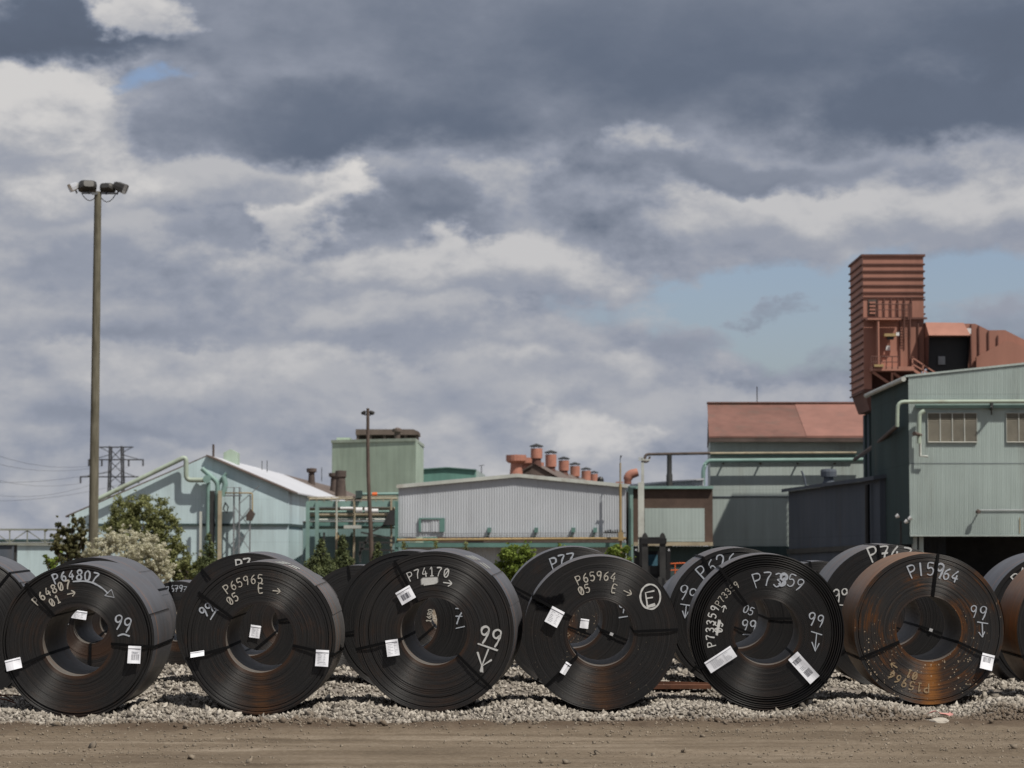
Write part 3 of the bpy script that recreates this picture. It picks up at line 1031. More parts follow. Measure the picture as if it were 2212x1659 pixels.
def make_coil(c, label, face, skin, straps, seed, rings=44, seg=112, grooves=(), bore=BORE, group=None, relief=0.0016, seals=()):
    U, V, RU, Y, W, yaw, tilt = c
    R = rad_of(c)
    rnd = random.Random(seed)
    ctr = P(U, V, Y)
    e = Euler((R_(tilt), 0, -R_(yaw)))
    base = ctr - e.to_matrix() @ Vector((0, 0, R))
    root = thing('steel_coil', label, 'steel coil', base, group, e)
    # profile across the face
    prof = []
    dr = (R - bore) / rings
    wave = [rnd.uniform(0, 6.28) for _ in range(4)]
    for i in range(rings):
        r0 = bore + i * dr
        s = i / rings
        yo = rnd.gauss(0, relief * 0.6) + 0.0015 * math.sin(9 * s + wave[0])
        yo = max(-0.004, min(0.004, yo))
        dep = 0.0008 + 0.0016 * rnd.random() + (0.004 if rnd.random() < 0.06 else 0)
        for (g0, g1, gd) in grooves:
            if g0 <= (r0 + dr / 2) / R <= g1:
                yo += gd
        prof += [(r0, yo), (r0 + dr * 0.86, yo), (r0 + dr * 0.90, yo + dep), (r0 + dr * 0.97, yo + dep)]
    prof.append((R, prof[-2][1]))
    me_v, me_f, mi, sm = [], [], [], []
    cs = [(math.cos(2 * math.pi * k / seg), math.sin(2 * math.pi * k / seg)) for k in range(seg)]
    ph1, ph2 = rnd.uniform(0, 6.28), rnd.uniform(0, 6.28)
    oor = [1 + 0.0025 * math.sin(2 * 2 * math.pi * k / seg + ph1) + 0.0015 * math.sin(3 * 2 * math.pi * k / seg + ph2) for k in range(seg)]

    def sweep(pr, slot, smooth, wob=True):
        b = len(me_v)
        for i, (r, y) in enumerate(pr):
            for k in range(seg):
                q = 1 + (oor[k] - 1) * (r / R) ** 3
                me_v.append((cs[k][0] * r * q, y, cs[k][1] * r * q))
        for i in range(len(pr) - 1):
            for k in range(seg):
                me_f.append((b + i * seg + k, b + i * seg + (k + 1) % seg, b + (i + 1) * seg + (k + 1) % seg, b + (i + 1) * seg + k))
                mi.append(slot)
                sm.append(smooth)
    sweep(prof, 0, False)
    sweep([(R, prof[-1][1]), (R, W * 0.33), (R, W * 0.66), (R, W)], 1, True)
    sweep([(R, W), (R * 0.8, W - 0.004), (R * 0.6, W + 0.003), (bore, W)], 0, False)
    sweep([(bore, W), (bore, W * 0.5), (bore, prof[0][1])], 2, True)
    me = bpy.data.meshes.new('coil_body')
    me.from_pydata(me_v, [], me_f)
    for mt in (face, skin, M['bore']):
        me.materials.append(mt)
    me.polygons.foreach_set('material_index', mi)
    me.polygons.foreach_set('use_smooth', sm)
    body = bpy.data.objects.new('coil_body', me)
    C.objects.link(body)
    body.parent = root
    body.location = (0, 0, R)
    # outer end of the strip: a slightly raised lap
    th = R_(rnd.uniform(20, 60))
    mb = MB()
    a0 = th
    nn = 10
    vs, fs = [], []
    for i in range(nn + 1):
        a = a0 - i * 0.045
        rr = R + 0.006 * (1 - i / nn) + 0.0045
        for yy in (0.004, W - 0.004):
            vs.append((rr * math.cos(a), yy, rr * math.sin(a)))
    for i in range(nn):
        fs.append((2 * i, 2 * i + 1, 2 * i + 3, 2 * i + 2))
    for yy, j in ((0.004, 0), (W - 0.004, 1)):
        pass
    vs += [((R + 0.002) * math.cos(a0), 0.004, (R + 0.002) * math.sin(a0)), ((R + 0.002) * math.cos(a0), W - 0.004, (R + 0.002) * math.sin(a0))]
    fs.append((0, 1, len(vs) - 1, len(vs) - 2))
    mb.smooth = True
    mb.add(vs, fs)
    lap = mb.build('strip_end', skin, root, local=True)
    lap.location = (0, 0, R)
    # straps through the eye
    for si, a in enumerate(straps):
        a = R_(a)
        ex, ez = math.cos(a), math.sin(a)
        tx, tz = -ez, ex
        ri, ro_ = bore - 0.003, R * 1.0045 + 0.004
        path = [(ri, 0.02), (ri, -0.010)]
        for k in range(1, 6):
            s = k / 6
            path.append((ri + (ro_ - ri) * s, -0.011 - 0.010 * math.sin(math.pi * s)))
        path += [(ro_, -0.010), (ro_, W + 0.008), (ri, W + 0.008), (ri, 0.02)]
        hw, tk = 0.0155, 0.0018
        vs, fs = [], []
        for i, (r, y) in enumerate(path):
            p0, p1 = path[max(i - 1, 0)], path[min(i + 1, len(path) - 1)]
            tr, ty = p1[0] - p0[0], p1[1] - p0[1]
            L = math.hypot(tr, ty) or 1
            nr, ny = ty / L, -tr / L
            for s1, s2 in ((-1, 0), (1, 0), (1, 1), (-1, 1)):
                rr, yy = r + nr * tk * s2, y + ny * tk * s2
                vs.append((ex * rr + tx * hw * s1, yy, ez * rr + tz * hw * s1))
        for i in range(len(path) - 1):
            for k in range(4):
                fs.append((4 * i + k, 4 * i + (k + 1) % 4, 4 * i + 4 + (k + 1) % 4, 4 * i + 4 + k))
        so_ = MB().add(vs, fs).build('strap', M['strap'], root, local=True)
        so_.location = (0, 0, R)
        if si in seals:
            rs = bore + (R - bore) * 0.28
            q = MB()
            vs = []
            for yy in (-0.030, -0.024):
                for s1, s2 in ((-1, -1), (1, -1), (1, 1), (-1, 1)):
                    rr = rs + s2 * 0.022
                    vs.append((ex * rr + tx * 0.019 * s1, yy, ez * rr + tz * 0.019 * s1))
            q.hexa(vs)
            so2 = q.build('strap_seal', M['seal'], so_, local=True)
    return root, R, Marks(U, V, K * Y)


def make_tag(root, R, mk, U, V, wU, hU, rot, print_=None, curl=0.02, fold=0.0, seed=0):
    """paper label tucked under a strap"""
    cx, cz = mk.loc(U, V)
    hw, hh = wU * mk.u / 2, hU * mk.u / 2
    rnd = random.Random(seed + int(U))
    ca, sa = math.cos(R_(rot)), math.sin(R_(rot))
    ph = rnd.uniform(0, 6)

    def pt(s, t, lift=0.0):           # s, t in -1..1
        y = -0.026 - curl * (0.5 - t * 0.5) ** 1.5 - 0.005 * math.sin(2.2 * s + ph + t) + fold * abs(s) * 0.02 - lift
        x, z = s * hw, t * hh
        return (cx + x * ca - z * sa, y, cz + x * sa + z * ca)
    nx, nz = 6, 7
    vs = [pt(-1 + 2 * i / nx, -1 + 2 * j / nz) for j in range(nz + 1) for i in range(nx + 1)]
    fs = [(j * (nx + 1) + i, j * (nx + 1) + i + 1, (j + 1) * (nx + 1) + i + 1, (j + 1) * (nx + 1) + i) for j in range(nz) for i in range(nx)]
    mb = MB()
    mb.add(vs, fs)
    # cut corner and folded flap at the top
    vs2 = [pt(-1 + 2 * i / 4, 1 - 0.28 * j, 0.0025 + 0.004 * j) for j in range(2) for i in range(5)]
    mb.add(vs2, [(i, i + 1, i + 6, i + 5) for i in range(4)])
    o = mb.build('paper_tag', M['paper'], root, local=True)
    o.location = (0, 0, R)
    if print_ == 'faint':
        q = MB()
        for j in range(7):
            t0 = 0.5 - j * 0.19
            for (s0, s1) in ((-0.7, -0.7 + rnd.uniform(0.3, 0.9)), (0.25, 0.25 + rnd.uniform(0.1, 0.5))):
                q.add([pt(s0, t0, 0.001), pt(s1, t0, 0.001), pt(s1, t0 - 0.07, 0.001), pt(s0, t0 - 0.07, 0.001)], [(0, 1, 2, 3)])
        q = q.build('print', M['pale_ink'], o, local=True)
    elif print_:
        for (s0, s1, t0, t1) in print_:
            q = MB()
            s = s0
            while s < s1:
                wd = rnd.choice([0.02, 0.035, 0.05])
                mid = (t0 + t1) / 2
                q.add([pt(s, t0, 0.0012), pt(s + wd, t0, 0.0012), pt(s + wd, mid, 0.0012), pt(s, mid, 0.0012), pt(s + wd, t1, 0.0012), pt(s, t1, 0.0012)],
                      [(0, 1, 2, 3), (3, 2, 4, 5)])
                s += wd + rnd.choice([0.03, 0.045, 0.07])
            q.build('barcode', M['ink'], o, local=True)
            q = MB()
            for k in range(3):
                tt = t1 + 0.10 + k * 0.09
                if tt < 0.72:
                    q.add([pt(s0, tt, 0.0012), pt(s0 + (s1 - s0) * rnd.uniform(0.5, 1), tt, 0.0012), pt(s0 + (s1 - s0) * 0.5, tt + 0.04, 0.0012), pt(s0, tt + 0.04, 0.0012)], [(0, 1, 2, 3)])
            if q.f:
                q.build('print', M['pale_ink'], o, local=True)
    return o


M['bore'] = coil_skin_mat('coil_bore_steel', 3, (0.105, 0.094, 0.083), 0.25, (), 0.6, 0.0)
SK_GREY = coil_skin_mat('coil_skin_blue_grey', 1, (0.088, 0.089, 0.097), 0.10, (0.30,))
SK_GREY2 = coil_skin_mat('coil_skin_warm_grey', 2, (0.100, 0.096, 0.095), 0.15, (0.22, 0.6))
SK_BROWN = coil_skin_mat('coil_skin_rusty', 4, (0.165, 0.088, 0.040), 0.85, (0.12, 0.45), 0.5)
SK_DARK = coil_skin_mat('coil_skin_dark', 5, (0.075, 0.075, 0.082), 0.1, (0.4,))

GRP = 'steel coils in the two near rows on gravel'

# --- coil 1
FC = coil_face_mat
r1, R1, k1 = make_coil(FRONT[0], 'dark steel coil marked P64807 twice with a long curved arrow', FC('coil_face_a', 1, 0.12, 0, 0.30, 0.25), SK_GREY,
                       (132, -4, 203), 11, grooves=((0.925, 0.945, 0.02), (0.965, 0.975, 0.012)), group=GRP)
k1.text('P648O3'.replace('O3', '07'), 162, 1243, 20, 4.2, jitter=1.0, adv=0.86)
k1.new()
k1.raw([(157.5, 1257), (180, 1256), (200, 1260), (220, 1271), (232, 1282)], 4.0)
k1.raw([(226, 1287), (240, 1274), (246, 1291), (226, 1287)], 3.2, False)
k1.text('99', 264, 1347, 29, 4.0, arc=False, rot=R_(-18), jitter=0.5)
k1.raw([(255, 1373.5), (266, 1370), (279, 1374)], 4.2)
k1.build('paint_mark', M['chalk'], r1, (0, 0, R1))
kk = Marks(*FRONT[0][:2], k1.u)
kk.text('P648O7', 109, 1276, 17.5, 3.4, adv=0.88)
kk.text('O1', 118, 1298, 16.5, 3.2, adv=0.86)
kk.text('>', 151, 1282, 22, 3.0, arc=False, rot=R_(12))
kk.build('paint_mark', M['jet'], r1, (0, 0, R1))
make_tag(r1, R1, k1, 291, 1413.5, 27.5, 37, -2, [(-0.45, 0.75, -0.62, 0.05)], 0.03)
make_tag(r1, R1, k1, 31, 1434, 34, 23, 14, None, 0.03, 0.6, 4)

# --- coil 2
r2, R2, k2 = make_coil(FRONT[1], 'steel coil marked P65965 with rust along its bottom and two side tags', FC('coil_face_b', 2, 0.14, 0.12, 0.35, 0.45, 1.0, 0.12), SK_GREY2,
                       (143.5, -12, 195.5), 12, grooves=((0.90, 0.915, 0.01), (0.955, 0.965, 0.012)), group=GRP)
k2.text('99', 446, 1318, 22, 4.0, arc=False, rot=R_(38), jitter=0.5)
k2.raw([(455, 1338.5), (468, 1317)], 3.6, False)
k2.raw([(463, 1314), (471, 1319)], 3.0, False)
k2.build('paint_mark', M['chalk'], r2, (0, 0, R2))
kk = Marks(*FRONT[1][:2], k2.u)
kk.text('P65965', 524, 1257, 18.5, 2.7, adv=0.82)
kk.text('O5', 502, 1294, 17.5, 2.7, adv=0.80)
kk.text('E', 563, 1271.5, 19, 2.7)
kk.text('>', 595, 1276, 21, 2.5, arc=False, rot=R_(-6))
kk.build('paint_mark', M['jet'], r2, (0, 0, R2))
make_tag(r2, R2, k2, 696, 1421, 28, 35, -3, 'faint', 0.02)
make_tag(r2, R2, k2, 428, 1412, 30, 11, 9, None, 0.05, 0.0, 7)

# --- coil 3
r3, R3, k3 = make_coil(FRONT[2], 'largest near steel coil marked P74170 with streaked brown face and two tags', FC('coil_face_c', 3, 0.10, 0, 0.75, 0.15, 1.15), SK_GREY,
                       (119.5, 193, -44.5), 13, grooves=((0.815, 0.825, 0.012), (0.935, 0.945, 0.014)), group=GRP, relief=0.0022)
k3.text('99', 1059, 1374, 37, 5.2, arc=False, rot=R_(-14), jitter=0.4)
k3.raw([(1033, 1390), (1074, 1404)], 5.0, False)
k3.raw([(1055, 1402), (1041, 1437)], 4.6, False)
k3.raw([(1032, 1409), (1041, 1438), (1061, 1425)], 5.6, False)
k3.raw([(1041, 1440), (1040, 1448)], 10, False)
k3.new()
k3.raw([(914, 1256), (942, 1254.5)], 15, False)
k3.raw([(918, 1262), (938, 1260)], 9, False)
k3.build('paint_mark', M['spray'], r3, (0, 0, R3))
kk = Marks(*FRONT[2][:2], k3.u)
kk.text('P7417O', 925, 1236, 18.5, 2.9, adv=0.86)
kk.text('>', 965, 1258.5, 24, 2.7, arc=False, rot=R_(-8))
kk.build('paint_mark', M['spray'], r3, (0, 0, R3))
make_tag(r3, R3, k3, 877, 1286, 35, 30, 30, [(-0.6, 0.55, -0.55, 0.3)], 0.02)
make_tag(r3, R3, k3, 848.5, 1399, 27, 35, 8, 'faint', 0.02, 0, 3)

# --- coil 4
r4, R4, k4 = make_coil(FRONT[3], 'steel coil marked P65964 with a white circled E sprayed on it', FC('coil_face_d', 4, 0.08, 0.30, 0.30, 0.30, 1.0, 0.10), SK_GREY2,
                       (152, 2.5, 224), 14, group=GRP, rings=52)
k4.text('P65964', 1287, 1245, 18.5, 2.9, adv=0.82)
k4.text('O5', 1262, 1274, 17.5, 2.9, adv=0.80)
k4.text('E', 1327, 1272, 17, 2.9)
k4.text('>', 1354, 1278, 24, 2.7, arc=False, rot=R_(-25))
k4.build('paint_mark', M['jet'], r4, (0, 0, R4))
kk = Marks(*FRONT[3][:2], k4.u)
ring_ = [(1404.5 + 21.5 * math.cos(a / 20 * 2 * math.pi), 1289.5 + 26.5 * math.sin(a / 20 * 2 * math.pi)) for a in range(21)]
kk.raw(ring_, 4.6)
kk.raw([(1412, 1277), (1394, 1281), (1398, 1309), (1413, 1305)], 4.8, False)
kk.raw([(1396, 1293), (1409, 1291)], 4.6, False)
kk.raw([(1398, 1312), (1414, 1308)], 5.4, False)
kk.build('paint_mark', M['spray'], r4, (0, 0, R4))
kk = Marks(*FRONT[3][:2], k4.u)
kk.raw([(1158, 1294), (1185, 1300), (1212, 1294)], 26)
kk.raw([(1165, 1310), (1190, 1314)], 22, False)
kk.build('oil_stain', M['oil'], r4, (0, 0, R4))
make_tag(r4, R4, k4, 1198.5, 1332.5, 30, 37, -28, 'faint', 0.025)
make_tag(r4, R4, k4, 1222, 1443, 13, 27, -32, None, 0.02, 0.8, 5)

# --- coil 5: loose outer wraps
gro = tuple((0.830 + 0.0285 * i, 0.830 + 0.0285 * i + 0.0165, 0.09) for i in range(6))
r5, R5, k5 = make_coil(FRONT[4], 'black steel coil with loose open outer wraps marked P73959', FC('coil_face_e', 5, 0.05, 0, 0.15, 0.1, 0.85), SK_GREY2,
                       (126, 208, -40), 15, rings=96, grooves=gro, group=GRP, relief=0.001)
k5.text('P73', 1659, 1252, 30, 3.4, jitter=1.0, adv=0.74)
k5.text('59', 1718, 1259, 25, 3.2, jitter=1.0, adv=0.74)
k5.text('9', 1691, 1252, 26, 6.5, jitter=0.6)
k5.text('3', 1693, 1254, 26, 5.5, jitter=0.6)
k5.text('99', 1762, 1340, 27, 3.4, arc=False, rot=R_(-12), jitter=0.8)
k5.raw([(1752, 1364), (1774, 1371)], 3.4, False)
k5.raw([(1763, 1369), (1759, 1404)], 3.2, False)
k5.raw([(1753, 1387), (1760, 1406), (1768, 1390)], 3.4, False)
k5.build('paint_mark', M['chalk'], r5, (0, 0, R5))
kk = Marks(*FRONT[4][:2], k5.u)
kk.text('P73359', 1535, 1353, 17, 3.0, adv=0.92)
kk.text('O5', 1553, 1355, 16, 3.4, adv=0.80)
kk.raw([(1549, 1370), (1555, 1342)], 9, False)
kk.text('>', 1563, 1317, 19, 2.6, arc=False, rot=R_(75))
kk.build('paint_mark', M['spray'], r5, (0, 0, R5))
kk = Marks(*FRONT[4][:2], k5.u)
kk.text('P73359', 1570, 1282, 14, 1.8, adv=0.80)
kk.build('paint_mark', M['jet'], r5, (0, 0, R5))
make_tag(r5, R5, k5, 1557, 1424, 67, 27, 33, 'faint', 0.0)
make_tag(r5, R5, k5, 1735, 1441.5, 27, 70, 42, [(-0.72, 0.55, 0.42, 0.80), (-0.55, 0.62, -0.60, -0.18)], 0.0)

# --- coil 6: rusty
r6, R6, k6 = make_coil(FRONT[5], 'rust-brown speckled steel coil marked P15964 with a strap over its top', FC('coil_face_f', 6, 0.80, 0.8, 3.0, 1.2, 1.35, 0.80), SK_BROWN,
                       (82.5, 203, -24.5), 16, grooves=((0.905, 0.915, 0.012), (0.935, 0.95, 0.016), (0.972, 0.98, 0.01)), group=GRP)
k6.text('PI5', 1991, 1231, 26, 3.6, jitter=0.8, adv=0.76)
k6.text('64', 2055, 1243, 25, 3.6, jitter=0.8, adv=0.76)
k6.text('9', 2031, 1234, 31, 5.2, jitter=0.3)
k6.text('99', 2113, 1322, 27, 3.4, arc=False, rot=R_(-8), jitter=0.8)
k6.raw([(2111, 1343.5), (2133, 1347)], 3.2, False)
k6.raw([(2121, 1346), (2122, 1375)], 3.0, False)
k6.raw([(2114, 1366), (2121, 1376), (2126, 1365)], 3.2, False)
k6.build('paint_mark', M['chalk'], r6, (0, 0, R6))
kk = Marks(*FRONT[5][:2], k6.u)
kk.text('P15964', 1961, 1477, 18, 3.6, adv=0.90)
kk.text('O1', 1969, 1457, 16.5, 3.6, adv=0.80)
kk.text('>', 1932, 1439, 20, 3.2, arc=False, rot=R_(145))
kk.build('paint_mark', M['old_jet'], r6, (0, 0, R6))
make_tag(r6, R6, k6, 2130, 1428.5, 27, 33, -14, [(-0.7, 0.5, -0.1, 0.55)], 0.05, 0.4, 9)

# --- coil 7, cut by the frame
r7, R7, k7 = make_coil(FRONT[6], 'grey-skinned steel coil next to the rust-brown speckled coil', FC('coil_face_g', 7, 0.1, 0, 0.3, 0.3), SK_BROWN, (100, 200, -30), 17, group=GRP)

# --- second row
FB1 = FC('coil_face_h', 8, 0.05, 0, 0.15, 0.1, 1.0)
FB2 = FC('coil_face_i', 9, 0.08, 0, 0.55, 0.2, 1.15)
labels2 = ['unmarked steel coil behind the gap before the P64807 coil',
           'steel coil standing right behind the coil with the curved arrow',
           'steel coil behind the P65965 coil, its rim showing above it',
           'plain dark steel coil half hidden behind the P74170 coil',
           'steel coil chalked P77 behind the circled E coil',
           'steel coil chalked P626 and 99 behind the loose-wrapped coil',
           'steel coil chalked P747 behind the rust-brown speckled coil',
           'grey-rimmed steel coil behind the gap after the rust-brown coil']
straps2 = [(50, 170, 290), (150, 30, 270), (250, 10, 130), (52, 190, 300), (152, -22, 240), (0.5, 228, 120), (-18, 100, 215), (80, 200, 320)]
seals2 = [(), (), (0,), (0,), (0, 1), (1,), (0,), ()]
row2 = []
for i, c in enumerate(ROW2):
    ob_, R_m, mk = make_coil(c, labels2[i], FB2 if i in (2, 4) else FB1, SK_GREY if i not in (5, 6) else SK_GREY2, straps2[i], 30 + i, rings=30, seg=96, group=GRP, seals=seals2[i],
                             bore=0.22 if i == 1 else BORE, grooves=((0.93, 0.945, 0.012),) if i % 2 else ((0.96, 0.97, 0.02),))
    row2.append((ob_, R_m, mk))
o, Rm, mk = row2[1]
mk.text('PI', 143, 1340, 13, 2.2, arc=True)
mk.build('paint_mark', M['chalk'], o, (0, 0, Rm))
make_tag(o, Rm, mk, 172, 1328, 32, 18, -8, 'faint', 0.01)
o, Rm, mk = row2[2]
mk.text('P7', 524, 1220, 24, 5, jitter=1)
mk.build('paint_mark', M['spray'], o, (0, 0, Rm))
o, Rm, mk = row2[3]
mk.text('T', 990, 1331, 33, 3.6, arc=False, rot=R_(-8))
mk.raw([(985, 1357), (1003, 1353)], 3.2, False)
mk.build('paint_mark', M['chalk'], o, (0, 0, Rm))
o, Rm, mk = row2[4]
mk.text('P77', 1214, 1212, 25, 4.2, jitter=0.8)
mk.text('9', 1343, 1312, 24, 3.4, arc=False, rot=0.1)
mk.raw([(1337, 1334), (1357, 1331)], 3.2, False)
mk.build('paint_mark', M['chalk'], o, (0, 0, Rm))
o, Rm, mk = row2[5]
mk.text('P626', 1548, 1220, 30, 3.4, jitter=0.8, adv=0.76)
mk.text('99', 1486, 1283, 29, 3.4, arc=False, rot=R_(-16), jitter=0.6)
mk.raw([(1471, 1305), (1490, 1308)], 3.2, False)
mk.raw([(1483, 1308), (1480, 1333)], 3.2, False)
mk.raw([(1475, 1320), (1480, 1335), (1487, 1322)], 3.2, False)
mk.build('paint_mark', M['chalk'], o, (0, 0, Rm))
o, Rm, mk = row2[6]
mk.text('PT4T', 1923, 1194, 30, 4.4, jitter=0.8, adv=0.8)
mk.text('99', 1817, 1286, 26, 3.4, arc=False, rot=R_(10), jitter=0.6)
mk.raw([(1806, 1306), (1828, 1308)], 3.2, False)
mk.build('paint_mark', M['spray'], o, (0, 0, Rm))
o, Rm, mk = row2[7]
mk.text('P6', 2206, 1246, 26, 4)
mk.build('paint_mark', M['spray'], o, (0, 0, Rm))

# --- third row, far side of the lane
labels3 = ['small distant coil chalked 776797 seen past the P64807 coil',
           'dark distant coil seen between the P65965 and P74170 coils',
           'low distant coil seen through the eye of the P65965 coil',
           'distant coil chalked 05 and 99 seen through the eye of the loose-wrapped coil',
           'small grey-rimmed coil beyond the lane, next after the loose-wrapped coil',
           'brown rusty distant coil seen through the eye of the circled E coil',
           'distant coil stencilled 1480 seen through the eye of the P74170 coil',
           'distant coil seen through the eye of the rust-brown speckled coil',
           'distant coil seen through the eye of the P64807 coil']
row3 = []
FB3 = FC('coil_face_j', 10, 0.6, 0.9, 0.9, 0.6, 1.6)
for i, c in enumerate(ROW3):
    row3.append(make_coil(c, labels3[i], FB3 if i == 5 else FB1, SK_GREY, (100, 220, 340), 60 + i, rings=16, seg=72, group='steel coils beyond the dirt lane', bore=0.25))
o, Rm, mk = row3[0]
mk.text('776T9T', 376, 1272, 13, 2.4, jitter=1)
mk.text('>', 366, 1289, 16, 2.2, arc=False, rot=math.pi + 0.2)
mk.build('paint_mark', M['chalk'], o, (0, 0, Rm))
o, Rm, mk = row3[2]
make_tag(o, Rm, mk, 552, 1364, 22, 27, -8, 'faint', 0.01)
o, Rm, mk = row3[3]
mk.text('05', 1617, 1318, 17, 2.6, arc=False, rot=R_(-25))
mk.text('99', 1617, 1352, 24, 3.2, arc=False, rot=R_(-6), jitter=0.5)
mk.raw([(1605, 1370), (1627, 1371)], 3.2, False)
mk.build('paint_mark', M['chalk'], o, (0, 0, Rm))
o, Rm, mk = row3[5]
make_tag(o, Rm, mk, 1262, 1347, 18, 20, -8, None, 0.01)
o, Rm, mk = row3[6]
mk.text('1480', 928, 1330, 10, 2.0, arc=False, rot=R_(80))
mk.text('05', 940, 1335, 10, 2.0, arc=False, rot=R_(80))
mk.build('paint_mark', M['jet'], o, (0, 0, Rm))

# paint dashes on the skins of two coils
for (root, c, Rm, angs) in ((r2, FRONT[1], R2, (80, 70)), (r3, FRONT[2], R3, (68, 57))):
    for (a, y0, ln) in ((angs[0], 0.18, 0.07), (angs[0] - 1, 0.38, 0.07), (angs[0] - 2, 0.58, 0.07), (angs[1], 0.22, 0.07), (angs[1] - 1, 0.44, 0.07)):
        vs = []
        q = MB()
        for k in range(5):
            an = R_(a - k * 1.7)
            rr = Rm * 1.004 + 0.006
            vs += [(rr * math.cos(an), y0, rr * math.sin(an)), (rr * math.cos(an), y0 + ln, rr * math.sin(an))]
        q.add(vs, [(2 * k, 2 * k + 1, 2 * k + 3, 2 * k + 2) for k in range(4)])
        d_ = q.build('paint_dash', M['off_white'], root, local=True)
        d_.location = (0, 0, Rm)
# ------------------------------------------------------------------ the steelworks behind
def X(U, Y): return P(U, 1000, Y).x
def Z(V, Y): return P(1106, V, Y).z


def extr(mb, pts, vec):
    n = len(pts)
    pts = [Vector(p) for p in pts]
    vec = Vector(vec)
    vs = pts + [p + vec for p in pts]
    return mb.add(vs, [tuple(range(n)), tuple(range(2 * n - 1, n - 1, -1))] + [(i, n + i, n + (i + 1) % n, (i + 1) % n) for i in range(n)])


def part(name, mat, parent, fn):
    mb = MB()
    fn(mb)
    return mb.build(name, mat, parent)


def boxpart(name, mat, parent, U0, U1, V0, V1, Y, d, zbase=None):
    """box whose camera side is the photo rectangle at depth Y, d metres deep"""
    mb = MB()
    mb.box(X(U0, Y), X(U1, Y), Y, Y + d, Z(V1, Y) if zbase is None else zbase, Z(V0, Y))
    return mb.build(name, mat, parent)


# ============ A: long gabled mill building, end wall to the camera
YA = 180.0
dA = Vector((0.035, 1, 0))
A = thing('mill_building', 'long pale blue gabled mill building with white and brown roof', 'building', (X(386, YA), YA, GZ))
pL, pT, pR = P(150, 1114, YA), P(447, 986, YA), P(623, 1061, YA)
mb = MB()
extr(mb, [(pL.x, YA, GZ), (pR.x, YA, GZ), tuple(pR), tuple(pT), tuple(pL)], dA * 0.3)
gable = mb.build('gable_wall', M['pale_blue'], A)
e0 = Vector((pR.x - 0.03, YA + 0.3, 0))
e1 = e0 + dA * 95
part('side_wall', M['pale_blue'], A, lambda m: m.hexa([(e0.x - .3, e0.y, GZ), (e0.x, e0.y, GZ), (e1.x, e1.y, GZ), (e1.x - .3, e1.y, GZ),
                                                      (e0.x - .3, e0.y, pR.z), (e0.x, e0.y, pR.z), (e1.x, e1.y, pR.z), (e1.x - .3, e1.y, pR.z)]))
wl = Vector((pL.x + .03, YA + 0.3, 0))
wl1 = wl + dA * 95
part('side_wall', M['pale_blue'], A, lambda m: m.hexa([(wl.x, wl.y, GZ), (wl.x + .3, wl.y, GZ), (wl1.x + .3, wl1.y, GZ), (wl1.x, wl1.y, GZ),
                                                      (wl.x, wl.y, pL.z), (wl.x + .3, wl.y, pL.z), (wl1.x + .3, wl1.y, pL.z), (wl1.x, wl1.y, pL.z)]))
sl = (pR.z - pT.z) / (pR.x - pT.x)


def roof_piece(name, mat, t0, t1, th, top, ov=0.35, lift=0.0):
    o0, o1 = dA * t0, dA * t1
    a = Vector((pT.x, YA, pT.z + 0.12 + lift))
    b = Vector((pR.x + ov, YA, pT.z + 0.12 + lift + sl * (pR.x + ov - pT.x)))
    m = MB()
    m.hexa([a + o0 - Vector((0, 0, th)), b + o0 - Vector((0, 0, th)), b + o1 - Vector((0, 0, th)), a + o1 - Vector((0, 0, th)), a + o0, b + o0, b + o1, a + o1])
    return m.build(name, mat, A)


roof_piece('roof', M['brown_roof'], -0.35, 2.6, 0.10, 0)
roof_piece('roof', M['white_roof'], 2.6, 43, 0.10, 0)
roof_piece('roof', M['brown_roof'], 43, 95.5, 0.10, 0)
a, b = Vector((pT.x, YA, pT.z + 0.12)), Vector((pL.x - 0.35, YA, pL.z + 0.0))
part('roof', M['brown_roof'], A, lambda m: m.hexa([b + dA * .31 - Vector((0, 0, .1)), a + dA * .31 - Vector((0, 0, .1)), a + dA * 95 - Vector((0, 0, .1)), b + dA * 95 - Vector((0, 0, .1)),
                                                  b + dA * .31, a + dA * .31, a + dA * 95, b + dA * 95]))
boxpart('flashing', M['dark_teal'], A, 190, 624, 1131, 1136, YA - 0.12, 0.11)
part('flashing', M['dark_teal'], A, lambda m: m.hexa([(e0.x, e0.y, Z(1137, YA)), (e0.x + .1, e0.y, Z(1137, YA)), (e1.x + .1, e1.y, Z(1137, YA)), (e1.x, e1.y, Z(1137, YA)),
                                                     (e0.x, e0.y, Z(1131, YA)), (e0.x + .1, e0.y, Z(1131, YA)), (e1.x + .1, e1.y, Z(1131, YA)), (e1.x, e1.y, Z(1131, YA))]))
# ridge monitor, stack and roof ventilators
q = P(499, 990, YA + 8)
mon = part('roof_monitor', M['green'], A, lambda m: m.prism([(q.x - .56, q.z - 1.2), (q.x + .48, q.z - 1.2), (q.x + .48, Z(978, YA + 8)), (q.x - .04, Z(970, YA + 8)), (q.x - .56, Z(978, YA + 8))], YA + 8, YA + 9.5))
part('stack', M['iron'], A, lambda m: m.tube([P(461, 1000, YA + 4), P(461, 960, YA + 4)], 0.08, 8))


def mushroom(name, mat, parent, U, V0, V1, V2, rU, rcU, Y, mat2=None):
    """roof ventilator: neck from V2 up to V1, wide drum from V1 to V0"""
    c = P(U, V2, Y)
    u = K * Y
    z1, z0 = (V2 - V1) * u, (V2 - V0) * u
    m = MB()
    m.lathe([(rU * u * 1.2, -0.8), (rU * u, 0.0), (rU * u * 0.9, z1), (rcU * u * 0.75, z1), (rcU * u, z1 + (z0 - z1) * 0.25), (rcU * u, z0), (0.001, z0 + 0.05)], c, 18)
    return m.build(name, mat, parent)


